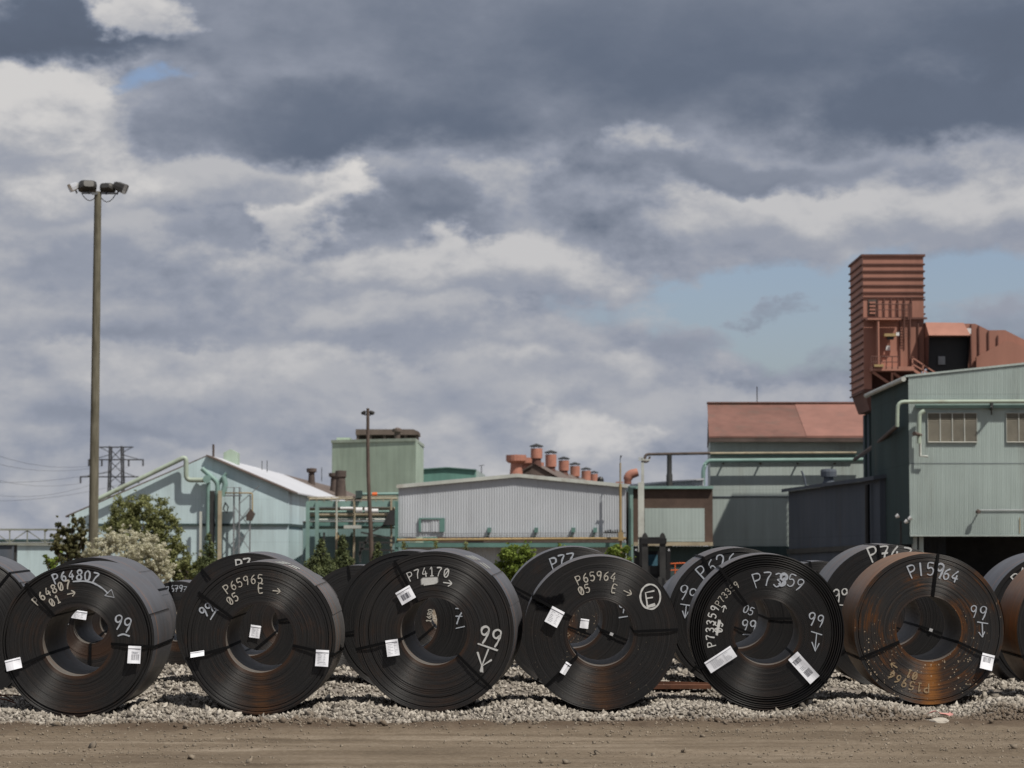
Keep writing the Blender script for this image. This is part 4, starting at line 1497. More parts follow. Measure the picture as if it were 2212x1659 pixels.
mushroom('roof_ventilator', M['iron'], A, 673, 1012, 1021, 1034, 7, 11, 232)
mushroom('roof_ventilator', M['iron'], A, 722, 1022, 1031, 1046, 8, 12, 240)
mushroom('roof_ventilator', M['iron'], A, 736, 1017, 1034, 1056, 11, 12, 226)
for U_, V_ in ((566, 995), (577, 995), (695, 1010)):
    part('lightning_rod', M['steel_dark'], A, lambda m: m.tube([P(U_, V_ + 30, 205), P(U_, V_, 205)], 0.03, 5))

# ============ pipework in front of the gable
D = thing('duct_tower', 'teal ducts and columns with a platform against the pale blue gable', 'ductwork', (X(465, YA - 1), YA - 1, GZ))
yp = YA - 0.62
part('sloping_pipe', M['pale_pipe'], D, lambda m: m.tube(bend([P(196, 1086, yp), P(402, 986, yp), P(402, 1037, yp), P(446, 1037, yp)], 0.35), 0.17, 12))
part('drum', M['teal_pipe'], D, lambda m: m.tube([P(447, 1035, yp - .35), P(447, 1035, yp + .35)], 0.28, 16))
part('duct', M['teal_pipe'], D, lambda m: m.tube(bend([P(436, 1012, yp), P(470, 1042, yp), P(470, 1112, yp)], 0.3), 0.17, 10))
part('duct', M['teal_pipe'], D, lambda m: m.tube(bend([P(489, 1022, yp), P(478, 1036, yp), P(470, 1050, yp)], 0.15), 0.12, 10))
part('duct', M['teal_pipe'], D, lambda m: m.tube([P(470, 1110, yp), (P(470, 1110, yp).x, yp, GZ)], 0.13, 10))
part('duct', M['teal_pipe'], D, lambda m: m.tube([P(450, 1042, yp), (P(450, 1042, yp).x, yp, GZ)], 0.15, 10))
part('column', M['steel_dark'], D, lambda m: m.box(X(454, yp), X(464, yp), yp - .1, yp + .2, GZ, Z(1060, yp)))
part('column', M['tan_pipe'], D, lambda m: m.box(X(473, yp), X(481, yp), yp - .45, yp - .25, GZ, Z(1060, yp)))
part('column', M['off_white'], D, lambda m: m.box(X(433, yp), X(438, yp), yp - .35, yp - .2, GZ, Z(1105, yp)))
part('elbow_duct', M['teal_pipe'], D, lambda m: m.tube(bend([P(480, 1072, yp - .1), P(487, 1047, yp - .1), P(482, 1030, yp - .1)], 0.2), 0.20, 10))
ys = yp - 0.3
for U_ in (506, 518, 541):
    part('post', M['grey_metal'], D, lambda m: m.box(X(U_, ys) - .05, X(U_, ys) + .05, ys - .05, ys + .05, GZ, Z(1052 if U_ < 530 else 1070, ys)))
part('platform', M['grey_metal'], D, lambda m: m.box(X(488, ys), X(522, ys), ys - .35, ys + .4, Z(1072, ys), Z(1069.5, ys)))
part('handrail', M['grey_metal'], D, lambda m: m.tube([P(488, 1053, ys - .3), P(521, 1053, ys - .3), P(521, 1070, ys - .3)], 0.025, 5))
part('gas_pipe', M['yellow'], D, lambda m: m.tube(bend([P(486, 1065, ys - .1), P(545, 1065, ys - .1), P(545, 1112, ys - .1)], 0.15), 0.05, 7))
for (u0, v0, u1, v1) in ((506, 1095, 541, 1140), (541, 1095, 506, 1140), (541, 1140, 506, 1190), (506, 1140, 541, 1190), (515, 1090, 560, 1050)):
    part('brace', M['grey_metal'], D, lambda m: m.bar(P(u0, v0, ys), P(u1, v1, ys), 0.05))
part('hopper', M['iron'], D, lambda m: m.prism([(X(533, ys), Z(1125, ys)), (X(545, ys), Z(1125, ys)), (X(552, ys), Z(1110, ys)), (X(542, ys), Z(1099, ys)), (X(533, ys), Z(1112, ys))], ys - .2, ys + .2))
part('hose', M['black'], D, lambda m: m.tube([P(486, 1085, ys), P(493, 1095, ys), P(490, 1108, ys), P(482, 1100, ys), P(486, 1088, ys)], 0.05, 6))

# ============ lattice bridge carrying pipes, far left
YB = 150.0
B = thing('pipe_bridge', 'low grey lattice pipe bridge crossing left of the pale blue mill', 'pipe bridge', (X(60, YB), YB, GZ))
part('chord', M['bridge'], B, lambda m: m.box(X(-60, YB), X(260, YB), YB, YB + .15, Z(1146, YB), Z(1142, YB)))
part('chord', M['bridge'], B, lambda m: m.box(X(-60, YB), X(260, YB), YB, YB + .15, Z(1177, YB), Z(1172, YB)))
part('pipe', M['teal_pipe'], B, lambda m: m.tube([P(-60, 1168, YB + .4), P(260, 1168, YB + .4)], 0.09, 8))
us = list(range(-55, 260, 38))
for i, U_ in enumerate(us):
    part('lattice_bar', M['bridge'], B, lambda m: m.bar(P(U_, 1146, YB + .07), P(U_, 1172, YB + .07), 0.07))
    if i % 2:
        part('lattice_bar', M['bridge'], B, lambda m: m.bar(P(U_, 1146, YB + .09), P(U_ + 38, 1172, YB + .09), 0.05))
    else:
        part('lattice_bar', M['bridge'], B, lambda m: m.bar(P(U_, 1172, YB + .09), P(U_ + 38, 1146, YB + .09), 0.05))
for U_ in (-40, 34, 180):
    part('trestle', M['steel_dark'], B, lambda m: m.box(X(U_, YB) - .08, X(U_, YB) + .08, YB + .2, YB + .4, GZ, Z(1176, YB)))
L_ = thing('low_building', 'low pale teal shed wall under the lattice pipe bridge', 'building', (X(85, 215), 215, GZ))
part('wall', M['pale_blue'], L_, lambda m: m.box(X(38, 215), X(170, 215), 215, 235, GZ, Z(1178, 215)))
part('roof', M['off_white'], L_, lambda m: m.box(X(36, 215), X(172, 215), 214.8, 235.2, Z(1178, 215) + .003, Z(1175, 215)))
L2 = thing('low_building', 'low blue-grey shed beyond the lattice pipe bridge', 'building', (X(0, 225), 225, GZ))
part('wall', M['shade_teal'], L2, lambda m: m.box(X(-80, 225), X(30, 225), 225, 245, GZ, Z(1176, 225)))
part('roof', M['grey_metal'], L2, lambda m: m.box(X(-82, 225), X(32, 225), 224.8, 245.2, Z(1176, 225) + .003, Z(1174, 225)))

# ============ power line
YT = 800.0
T = thing('transmission_tower', 'dark lattice power pylon with three crossarms', 'pylon', (X(252, YT), YT, GZ))
u0, u1 = 239, 264
for s, (ut, ub) in enumerate(((u0, u0 - 6), (u1, u1 + 6))):
    for yy in (YT - 2, YT + 2):
        part('leg', M['steel_dark'], T, lambda m: m.bar((X(ub, YT), yy, GZ), P(ut, 964, YT) + Vector((0, yy - YT, 0)), 0.45))
for i in range(9):
    va, vb = 970 + i * 25, 995 + i * 25
    for yy in (YT - 2,):
        part('lattice_bar', M['steel_dark'], T, lambda m: (m.bar((X(u0 - i * .6, YT), yy, Z(va, YT)), (X(u1 + i * .6, YT), yy, Z(vb, YT)), 0.22),
                                                          m.bar((X(u1 + i * .6, YT), yy, Z(va, YT)), (X(u0 - i * .6, YT), yy, Z(vb, YT)), 0.22)))
for V_, ua, ub in ((966, 213, 288), (993, 191, 310), (1030, 173, 300)):
    part('crossarm', M['steel_dark'], T, lambda m: (m.bar(P(ua, V_, YT), P(ub, V_, YT), 0.35), m.bar(P(ua + 4, V_ + 1, YT), P(u0, V_ + (12 if V_ < 980 else -11), YT), 0.22),
                                                   m.bar(P(ub - 4, V_ + 1, YT), P(u1, V_ + (12 if V_ < 980 else -11), YT), 0.22)))
    if V_ > 980:
        for U_ in (ua + 1, ua + 29, ub - 32, ub - 1):
            part('insulator', M['steel_dark'], T, lambda m: m.bar(P(U_, V_, YT), P(U_, V_ + 14, YT), 0.45))
wi = 0
WL = ['highest', 'second', 'third', 'fourth', 'fifth', 'lowest']
for (ua, va, ub, vb, sag) in ((192, 1007, -60, 962, 18), (220, 1007, -60, 985, 20), (174, 1044, -60, 1020, 16), (280, 1007, -60, 1040, 14), (205, 1044, -60, 1060, 20), (270, 1044, -60, 1082, 12)):
    pts = []
    for i in range(13):
        s = i / 12
        pts.append(P(ua + (ub - ua) * s, va + (vb - va) * s + sag * 4 * s * (1 - s), YT - 200 * s))
    o = MB().tube(pts, 0.045, 4).build('power_line', M['steel_dark'])
    tag(o, 'thin power line sagging left from the pylon, %s of six' % WL[wi], 'power line', 'power lines of the pylon')
    wi += 1

# ============ G: tall green block with a brown penthouse
YG = 300.0
G = thing('tall_block', 'tall plain green block with a brown open penthouse', 'building', (X(808, YG), YG, GZ))
xr, xl, xs = X(898, YG), X(717, 305), X(915, 318)
zt = Z(953, YG)
part('wall', M['green'], G, lambda m: m.hexa([(xl, 305, GZ), (xr, YG, GZ), (xs, 318, GZ), (xl + 2, 345, GZ), (xl, 305, zt), (xr, YG, zt), (xs, 318, zt), (xl + 2, 345, zt)]))
part('parapet', M['pale_pipe'], G, lambda m: m.hexa([(xl - .1, 304.9, zt + .004), (xr, YG - .1, zt + .004), (xs + .1, 318, zt + .004), (xl + 2, 345, zt + .004),
                                                  (xl - .1, 304.9, zt + .35), (xr, YG - .1, zt + .35), (xs + .1, 318, zt + .35), (xl + 2, 345, zt + .35)]))
part('roof_box', M['green'], G, lambda m: m.box(X(728, 312), X(757, 312), 311, 320, zt + .36, Z(946, 312)))
pen = part('penthouse', M['brown_roof'], G, lambda m: m.prism([(X(769, 312), Z(940, 312)), (X(905, 312), Z(940, 312)), (X(905, 312), Z(933, 312)), (X(893, 312), Z(928, 312)), (X(769, 312), Z(928, 312))], 311, 317))
part('penthouse_wall', M['iron'], G, lambda m: m.box(X(772, 312), X(902, 312), 313, 316.5, zt + .2, Z(940, 312)))
for U_ in (772, 800, 830, 876, 900):
    part('post', M['iron'], G, lambda m: m.box(X(U_, 311) - .15, X(U_, 311) + .15, 311.2, 311.5, zt + .2, Z(940, 312)))
part('chimney', M['iron'], G, lambda m: m.lathe([(.35, 0), (.35, 1.5), (.62, 1.55), (.62, 1.85), (.1, 2.05)], (X(858, 309), 309, zt), 12))

# ============ H: sea-green hall behind
H = thing('green_hall', 'low sea-green gabled hall beside the tall green block', 'building', (X(980, 340), 340, GZ))
part('wall', M['far_green'], H, lambda m: m.prism([(X(905, 340), GZ), (X(1028, 340), GZ), (X(1028, 340), Z(1016, 340)), (X(966, 340), Z(1011, 340)), (X(905, 340), Z(1015, 340))], 340, 341))
part('side_wall', M['pale_teal'], H, lambda m: m.hexa([(X(1028, 340), 341, GZ), (X(1028, 340) + .3, 341, GZ), (X(1048, 365), 365, GZ), (X(1048, 365) - .3, 365, GZ),
                                                      (X(1028, 340), 341, Z(1016, 340)), (X(1028, 340) + .3, 341, Z(1016, 340)), (X(1048, 365), 365, Z(1026, 365)), (X(1048, 365) - .3, 365, Z(1026, 365))]))
part('roof', M['teal_trim'], H, lambda m: m.prism([(X(904, 340), Z(1015, 340) + .004), (X(966, 340), Z(1011, 340) + .004), (X(1029, 340), Z(1016, 340) + .004), (X(1029, 340), Z(1014, 340)), (X(966, 340), Z(1009, 340)), (X(904, 340), Z(1013, 340))], 339.7, 365))
part('antenna', M['steel_dark'], H, lambda m: (m.tube([P(1040, 1022, 350), P(1040, 1005, 350)], 0.06, 5), m.bar(P(1034, 1006, 350), P(1046, 1005, 350), 0.08)))

# ============ I: grey corrugated hall
YI = 140.0
I = thing('corrugated_hall', 'long light grey ribbed metal hall with a low gable and one window', 'building', (X(1106, YI), YI, GZ))
xa, xb = X(861, YI), X(1352, YI)
zA, zT, zB = Z(1051, YI), Z(1027, YI), Z(1050, YI)
sT = (X(1118, YI) - xa) / (xb - xa)
topf = lambda s: (zA + (zT - zA) * s / sT) if s < sT else (zT + (zB - zT) * (s - sT) / (1 - sT))
mb = MB()
mb.corr((xa, YI, 0), (xb, YI, 0), Z(1160, YI), topf, 0.139, 0.022, (0, -1, 0))
mb.build('gable_wall', M['grey_sheet'], I)
part('side_wall', M['grey_sheet'], I, lambda m: (m.box(xa, xa + .15, YI + .06, YI + 22, Z(1160, YI), zA - .05), m.box(xb - .15, xb, YI + .06, YI + 22, Z(1160, YI), zB - .05)))
part('roof', M['grey_sheet'], I, lambda m: m.prism([(xa - .1, zA + .004), (X(1118, YI), zT + .004), (xb + .1, zB + .004), (xb + .1, zB + .10), (X(1118, YI), zT + .10), (xa - .1, zA + .10)], YI - .12, YI + 22))
part('eave_trim', M['off_white'], I, lambda m: m.prism([(xa - .1, zA - .10), (X(1118, YI), zT - .10), (xb + .1, zB - .10), (xb + .1, zB + .09), (X(1118, YI), zT + .09), (xa - .1, zA + .09)], YI - .22, YI - .125))
part('lower_wall', M['grey_sheet'], I, lambda m: m.corr((xa + .3, YI + .8, 0), (xb, YI + .8, 0), GZ, Z(1172, YI), 0.139, 0.022, (0, -1, 0)))
part('sill_beam', M['teal_trim'], I, lambda m: m.box(xa - .15, xb, YI - .35, YI + .75, Z(1182, YI), Z(1173, YI)))
part('corner_post', M['teal_trim'], I, lambda m: m.box(X(854, YI), xa - .004, YI - .3, YI + .05, GZ, Z(1083, YI)))
part('gas_pipe', M['yellow'], I, lambda m: m.tube([P(858, 1166.5, YI - .35), P(1352, 1163, YI - .35)], 0.075, 8))
wf = part('window', M['teal_trim'], I, lambda m: (m.box(X(905, YI), X(961, YI), YI - .16, YI - .06, Z(1122, YI), Z(1119, YI)), m.box(X(905, YI), X(910, YI), YI - .155, YI - .06, Z(1149, YI), Z(1122, YI)),
                                                 m.box(X(950, YI), X(961, YI), YI - .155, YI - .06, Z(1149, YI), Z(1122, YI))))
part('shutter_panel', M['grey_sheet'], wf, lambda m: m.corr((X(910, YI), YI - .07, 0), (X(929.5, YI), YI - .07, 0), Z(1149, YI), Z(1122, YI), 0.139, 0.03, (0, -1, 0)))
part('shutter_panel', M['grey_sheet'], wf, lambda m: m.corr((X(931, YI), YI - .10, 0), (X(950, YI), YI - .10, 0), Z(1149, YI), Z(1122, YI), 0.139, 0.03, (0, -1, 0)))
for U_ in (1057, 1158, 1238, 1285):
    part('bracket', M['teal_trim'], I, lambda m: (m.box(X(U_ - 4, YI), X(U_ + 4, YI), YI - .45, YI - .06, Z(1150, YI), Z(1140, YI)), m.bar(P(U_ - 1, 1150, YI - .4), P(U_ - 5, 1160, YI - .2), 0.06)))
part('walkway_rail', M['grey_metal'], I, lambda m: (m.tube([P(862, 1153, YI - .4), P(1345, 1151, YI - .4)], 0.018, 4), m.tube([P(862, 1157.5, YI - .4), P(1345, 1155.5, YI - .4)], 0.014, 4),
                                                   [m.tube([P(u_, 1153, YI - .4), P(u_, 1164, YI - .4)], 0.012, 4) for u_ in range(866, 1345, 12)]))
part('cable_tray', M['steel_dark'], I, lambda m: [m.box(X(1306 + 5 * i, YI), X(1309 + 5 * i, YI), YI - .5, YI - .42, Z(1152, YI), Z(1146 - (i % 3), YI)) for i in range(8)] and m.box(X(1302, YI), X(1350, YI), YI - .5, YI - .42, Z(1152.5, YI), Z(1150, YI)))

# ============ pipe rack between the mill and the grey hall
YR = 168.0
Rk = thing('pipe_rack', 'teal pipe rack with stacked pipes beside the grey ribbed hall', 'pipe rack', (X(760, YR), YR, GZ))
part('girder', M['teal_pipe'], Rk, lambda m: m.box(X(664, YR), X(856, YR), YR - .1, YR + .1, Z(1095, YR), Z(1082, YR)))
part('girder', M['teal_trim'], Rk, lambda m: m.box(X(664, YR), X(856, YR), YR - .1, YR + .1, Z(1136, YR), Z(1128, YR)))
for i, (V_, r, mt, dy) in enumerate(((1100, .10, 'tan_pipe', .3), (1106, .08, 'teal_pipe', .6), (1112, .12, 'tan_pipe', .2), (1118, .10, 'teal_pipe', .5), (1123, .07, 'off_white', .1), (1078, .07, 'tan_pipe', .4), (1140, .09, 'teal_pipe', .3))):
    part('pipe', M[mt], Rk, lambda m: m.tube([P(668, V_, YR + dy), P(858, V_ - 1, YR + dy)], r, 8))
for U_ in (666, 686):
    part('post', M['teal_pipe'], Rk, lambda m: m.box(X(U_ - 4, YR), X(U_ + 4, YR), YR - .3, YR - .12, GZ, Z(1084, YR)))
for U_ in (728, 766, 846):
    part('post', M['tan_pipe'], Rk, lambda m: m.box(X(U_ - 2, YR), X(U_ + 2, YR), YR - .3, YR - .12, GZ, Z(1076, YR)))
for (a_, b_, v0, v1) in ((735, 764, 1095, 1101), (769, 783, 1096, 1108), (788, 799, 1096, 1108), (803, 817, 1099, 1109)):
    part('insulated_pipe', M['white_paint'], Rk, lambda m: m.tube([P(a_, (v0 + v1) / 2, YR - .35), P(b_, (v0 + v1) / 2, YR - .35)], (v1 - v0) * K * YR / 2, 10))
part('upper_duct', M['teal_pipe'], Rk, lambda m: m.tube([P(772, 1068, YR + 1), P(862, 1067, YR + 1)], 0.11, 8))
part('upper_duct', M['signal_orange'], Rk, lambda m: m.tube([P(804, 1068.5, YR + .98), P(815, 1068.2, YR + .98)], 0.15, 10))
part('valve_house', M['dark_teal'], Rk, lambda m: m.box(X(769, YR), X(782, YR), YR - .4, YR + .8, Z(1076, YR), Z(1060, YR)))
part('handrail', M['tan_pipe'], Rk, lambda m: (m.tube([P(664, 1074, YR - .1), P(856, 1072, YR - .1)], 0.03, 5), [m.tube([P(u_, 1074, YR - .1), P(u_, 1084, YR - .1)], 0.025, 5) for u_ in range(668, 856, 16)]))
part('chute', M['steel_dark'], Rk, lambda m: m.hexa([P(826, 1134, YR - 1), P(856, 1134, YR - 1), P(856, 1134, YR), P(826, 1134, YR), P(842, 1102, YR - 1), P(856, 1102, YR - 1), P(856, 1102, YR), P(842, 1102, YR)]))
part('platform', M['off_white'], Rk, lambda m: m.box(X(746, YR), X(782, YR), YR - 1.2, YR - .4, Z(1142, YR), Z(1135, YR)))
for (a_, b_, c_, d_) in ((775, 1200, 800, 1150), (800, 1150, 850, 1125), (780, 1150, 855, 1165), (775, 1172, 856, 1172), (778, 1185, 856, 1190), (778, 1215, 778, 1175), (700, 1215, 700, 1150)):
    part('brace', M['steel_dark'], Rk, lambda m: m.bar(P(a_, b_, YR - .6), P(c_, d_, YR - .6), 0.12))
for (a_, v0, v1, mt) in ((727, 1080, 1150, 'off_white'), (766, 1090, 1140, 'tan_pipe'), (745, 1155, 1165, 'yellow'), (731, 1156, 1168, 'yellow')):
    part('riser', M[mt], Rk, lambda m: m.tube([P(a_, v0, YR - .45), P(a_, v1, YR - .45)], 0.05, 6))
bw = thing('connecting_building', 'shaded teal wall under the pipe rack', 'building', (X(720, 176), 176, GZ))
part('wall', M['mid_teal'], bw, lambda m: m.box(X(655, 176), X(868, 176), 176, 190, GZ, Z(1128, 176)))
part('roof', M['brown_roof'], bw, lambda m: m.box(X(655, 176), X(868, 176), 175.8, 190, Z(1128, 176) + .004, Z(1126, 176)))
part('shade_slab', M['dark_teal'], Rk, lambda m: m.box(X(664, YR), X(858, YR), YR + 1.0, YR + 7.6, Z(1133, YR), Z(1128, YR)))  # slab added to cast shade on the teal wall behind
for U_ in (690, 730, 760):
    part('wall_rib', M['teal_trim'], bw, lambda m: m.box(X(U_, 176), X(U_ + 3, 176), 175.8, 175.996, GZ, Z(1150, 176)))

# ============ J: hall with red ventilators behind the grey hall
J = thing('vented_hall', 'dark roofed hall with a row of red ventilators behind the grey hall', 'building', (X(1150, 250), 250, GZ))
va, vb = P(1152, 1000, 240), P(1300, 1046, 420)
hd = Vector((9.0, 0, -5.2))
part('roof', M['brown_roof'], J, lambda m: (m.add([va, vb, vb + hd, va + hd], [(0, 1, 2, 3)]), m.add([va + Vector((0, 0, -.2)), va + Vector((-9, 0, -5.2)), vb + Vector((-9, 0, -5.2)), vb + Vector((0, 0, -.2))], [(0, 1, 2, 3)])))
part('gable_wall', M['iron'], J, lambda m: m.add([(va.x - 9, va.y + .2, GZ), (va.x + 9, va.y + .2, GZ), va + hd + Vector((0, .2, -.05)), va + Vector((0, .2, -.05)), va + Vector((-9, .2, -5.25))], [(0, 1, 2, 3, 4)]))
for (U_, V0, V1, V2, rr, Yv) in ((1159, 958, 969, 994, 12.6, 241), (1190, 972, 982, 1012, 12, 262), (1218, 986, 995, 1020, 11.3, 288), (1242, 998, 1007, 1032, 10.5, 318), (1266, 1009, 1017, 1042, 10, 350), (1283, 1017, 1024, 1048, 8.5, 385)):
    c = P(U_, V2, Yv)
    u = K * Yv
    vt = MB()
    vt.lathe([(rr * u * .9, -1.5), (rr * u * .75, 0), (rr * u * .8, 0.28 * u * rr), (rr * u, 0.3 * u * rr), (rr * u, (V2 - V1) * u), (rr * u * .8, (V2 - V1) * u)], c, 18)
    vo_ = vt.build('roof_ventilator', M['orange'], J)
    part('neck', M['oxide_dark'], vo_, lambda m: m.lathe([(rr * u * .93, -1.5), (rr * u * .78, .05), (rr * u * .82, 0.26 * u * rr)], c, 18))
    cp = MB()
    h0 = (V2 - V1) * u
    h1 = (V2 - V0) * u
    cp.lathe([(rr * u * 1.15, h0 + (h1 - h0) * .35), (rr * u * 1.15, h0 + (h1 - h0) * .55), (0.02, h1)], c, 18)
    for k in range(4):
        a_ = k * math.pi / 2 + .5
        cp.bar((c.x + rr * u * .9 * math.cos(a_), c.y + rr * u * .9 * math.sin(a_), c.z + h0 * .9), (c.x + rr * u * .9 * math.cos(a_), c.y + rr * u * .9 * math.sin(a_), c.z + h0 + (h1 - h0) * .5), 0.06)
    cp.build('cap', M['steel_dark'], vo_)
for (U_, V0, V1, V2, rn, rc, Yv) in ((1115, 983, 1000, 1016, 13, 22, 236), (1134, 989, 1004, 1020, 11, 18, 248), (1149, 995, 1008, 1024, 10, 16, 260), (1161, 999, 1013, 1030, 9, 14, 255)):
    mushroom('round_ventilator', M['orange'], J, U_, V0, V1, V2, rn, rc, Yv)
q = P(1297, 1040, 300)
part('dome_vent', M['black'], J, lambda m: m.lathe([(.4, -1), (.4, 0), (.38, .3), (.25, .5), (.02, .58)], q, 12))
hv = thing('hooded_vent', 'orange gooseneck roof vent above the grey hall', 'vent', P(1356, 1048, 165))
part('duct', M['orange'], hv, lambda m: m.tube(bend([P(1356, 1052, 165), P(1356, 1026, 165), P(1378, 1020, 165)], 0.35, 6), [0.24] * 2 + [0.3] * 6 + [0.26], 12))
part('stand', M['oxide_dark'], hv, lambda m: m.box(X(1348, 165), X(1364, 165), 164.6, 165.4, GZ, Z(1045, 165)))

# ============ yellow gas riser pole and white post
gp = thing('gas_riser', 'tall yellow gas riser pipe at the end of the grey hall', 'pipe', (X(1340, 139), 139, GZ))
part('riser', M['yellow'], gp, lambda m: m.tube([(X(1340, 139), 139, GZ), P(1340, 1045, 139)], 0.075, 8))
part('mast', M['tan_pipe'], gp, lambda m: m.tube([P(1340, 1046, 139), P(1340, 1000, 139)], 0.05, 8))
part('finial', M['steel_dark'], gp, lambda m: m.tube([P(1340, 1001, 139), P(1340, 990, 139), P(1342, 984, 139)], [.015, .02, .05], 6))
part('crossbar', M['oxide'], gp, lambda m: m.bar(P(1330, 1042, 139), P(1346, 1042, 139), 0.07))
part('clamp', M['yellow'], gp, lambda m: m.box(X(1335, 139), X(1346, 139), 138.8, 139.2, Z(1168, 139), Z(1150, 139)))

# ============ M: sooty brown annex with a pale panel
YM = 141.0
An = thing('brown_annex', 'sooty brown annex with a large pale panel and teal trim', 'building', (X(1450, YM), YM, GZ))
part('wall', M['brick'], An, lambda m: m.box(X(1367, YM), X(1539, YM), YM, YM + 9, Z(1178, YM), Z(1056, YM)))
part('lower_wall', M['dark_teal'], An, lambda m: m.box(X(1369, YM), X(1539, YM), YM + .4, YM + 9, GZ, Z(1180, YM)))
part('panel', M['pale_teal'], An, lambda m: m.box(X(1392, YM), X(1521, YM), YM - .08, YM - .004, Z(1170, YM), Z(1098, YM)))
part('corner_post', M['teal_pipe'], An, lambda m: m.box(X(1357, YM), X(1367, YM), YM - .25, YM + .1, GZ, Z(1050, YM)))
part('eave_trim', M['teal_pipe'], An, lambda m: m.box(X(1367.2, YM), X(1540, YM), YM - .25, YM + 9, Z(1056, YM) + .003, Z(1050, YM)))
part('base_beam', M['tan_pipe'], An, lambda m: m.box(X(1368, YM), X(1539, YM), YM - .15, YM + .3, Z(1179, YM), Z(1171, YM)))
wp = thing('camera_post', 'weathered white post with crossarm in front of the brown annex', 'post', (X(1384, YM - 1), YM - 1, GZ))
part('post', M['off_white'], wp, lambda m: m.box(X(1378, YM - 1), X(1391, YM - 1), YM - 1.1, YM - .9, GZ, Z(1042, YM - 1)))
part('mast', M['off_white'], wp, lambda m: m.box(X(1385, YM - 1), X(1391, YM - 1), YM - 1.05, YM - .95, Z(1042, YM - 1), Z(990, YM - 1)))
part('crossarm', M['off_white'], wp, lambda m: (m.box(X(1379, YM - 1), X(1404, YM - 1), YM - 1.1, YM - .95, Z(995, YM - 1), Z(992, YM - 1)), m.box(X(1379, YM - 1), X(1389, YM - 1), YM - 1.12, YM - .97, Z(990.5, YM - 1), Z(988, YM - 1))))
# sloping white sheet roof behind the annex
an2 = thing('white_sheet_annex', 'white ribbed sheet wall rising above the brown annex', 'building', (X(1440, 152), 152, GZ))
part('wall', M['grey_sheet'], an2, lambda m: m.corr((X(1344, 152), 152, 0), (X(1520, 152), 152, 0), GZ, lambda s: Z(1050 - 15 * s, 152), 0.2, 0.06, (0, -1, 0)))
part('roof_edge', M['white_roof'], an2, lambda m: m.prism([(X(1344, 152), Z(1050, 152) - .05), (X(1520, 152), Z(1035, 152) - .05), (X(1520, 152), Z(1033, 152)), (X(1344, 152), Z(1047.5, 152))], 151.8, 153.6))
ps = thing('overhead_pipe', 'dark overhead pipe with a hanging stack left of the red roof', 'pipe', (X(1446, 151), 151, GZ))
part('pipe', M['iron'], ps, lambda m: m.tube(bend([P(1392, 997, 151), P(1394, 981.5, 151), P(1534, 979, 151)], 0.2), 0.085, 8))
part('elbow', M['iron'], ps, lambda m: m.tube(bend([P(1386, 998, 151), P(1400, 998, 151), P(1404, 986, 151)], 0.15), 0.06, 8))
part('stack', M['steel_dark'], ps, lambda m: m.tube([P(1446, 982, 151), P(1446, 1022, 151), P(1446, 1027, 151), (P(1446, 1027, 151).x, 151, GZ)], [.15, .15, .19, .16], 12))

# ============ N: teal hall with the red roof
YN = 154.1
N_ = thing('red_roof_hall', 'pale teal hall with a faded red roof and long teal pipe', 'building', (X(1690, YN), YN, GZ))
xl, xr = X(1534, YN), X(1905, YN)
xlr, xlb = xl * (YN + 6) / YN - .06, xl * (YN + 16) / YN - .16       # the end wall runs slightly askew
part('wall', M['pale_teal2'], N_, lambda m: m.hexa([(xl, YN, GZ), (xr, YN, GZ), (xr, YN + 16, GZ), (xlb, YN + 16, GZ), (xl, YN, Z(946, YN)), (xr, YN, Z(946, YN)), (xr, YN + 16, Z(946, YN)), (xlb, YN + 16, Z(946, YN))]))
rz0, rz1 = Z(943, YN), Z(876, YN) + .45
xm = X(1741, YN)
for (a_, ar, b_, br, mt, l) in ((xl - .1, xlr - .1, xm, xm, 'red_roof', 0), (xm, xm, xr, xr, 'red_roof2', 0.03)):
    part('roof', M[mt], N_, lambda m: m.add([(a_, YN - .45, rz0 + l), (b_, YN - .45, rz0 + l), (br, YN + 6, rz1 + l), (ar, YN + 6, rz1 + l),
                                            (a_, YN - .45, rz0 - .1), (b_, YN - .45, rz0 - .1), (br, YN + 6, rz1 - .1), (ar, YN + 6, rz1 - .1)],
                                           [(0, 1, 2, 3), (7, 6, 5, 4), (0, 4, 5, 1), (1, 5, 6, 2), (2, 6, 7, 3), (3, 7, 4, 0)]))
part('ridge_cap', M['red_roof'], N_, lambda m: m.box(xlr - .1, xr, YN + 5.8, YN + 6.6, rz1 + .032, rz1 + .12))
part('gable_end', M['iron'], N_, lambda m: m.add([(xl - .06, YN - .3, rz0 - .12), (xlr - .06, YN + 6, rz0 - .12), (xlr - .06, YN + 6, rz1 - .12)], [(0, 1, 2)]))
part('roof_back', M['red_roof'], N_, lambda m: m.add([(xlr, YN + 6.6, rz1), (xr, YN + 6.6, rz1), (xr, YN + 16.5, rz0), (xlb, YN + 16.5, rz0)], [(0, 1, 2, 3)]))
part('gutter', M['iron'], N_, lambda m: m.box(xl - .1, xr, YN - .5, YN - .004, rz0 - .35, rz0 - .12))
part('ledge', M['teal_trim'], N_, lambda m: m.box(xl, xr, YN - .22, YN - .003, Z(985, YN), Z(983, YN)))
part('pipe', M['tan_pipe'], N_, lambda m: m.tube([P(1532, 979.5, YN - .3), P(1850, 978, YN - .3)], 0.075, 8))
part('pipe', M['teal_pipe'], N_, lambda m: m.tube(bend([P(1519, 1048, YN - .55), P(1519, 1013, YN - .55), P(1527, 995, YN - .55), P(1868, 993, YN - .55)], 0.3), 0.125, 10))
for U_ in (1560, 1640, 1720, 1800):
    part('pipe_bracket', M['iron'], N_, lambda m: m.box(X(U_, YN), X(U_ + 3, YN), YN - .5, YN - .003, Z(1003, YN), Z(1000, YN)))
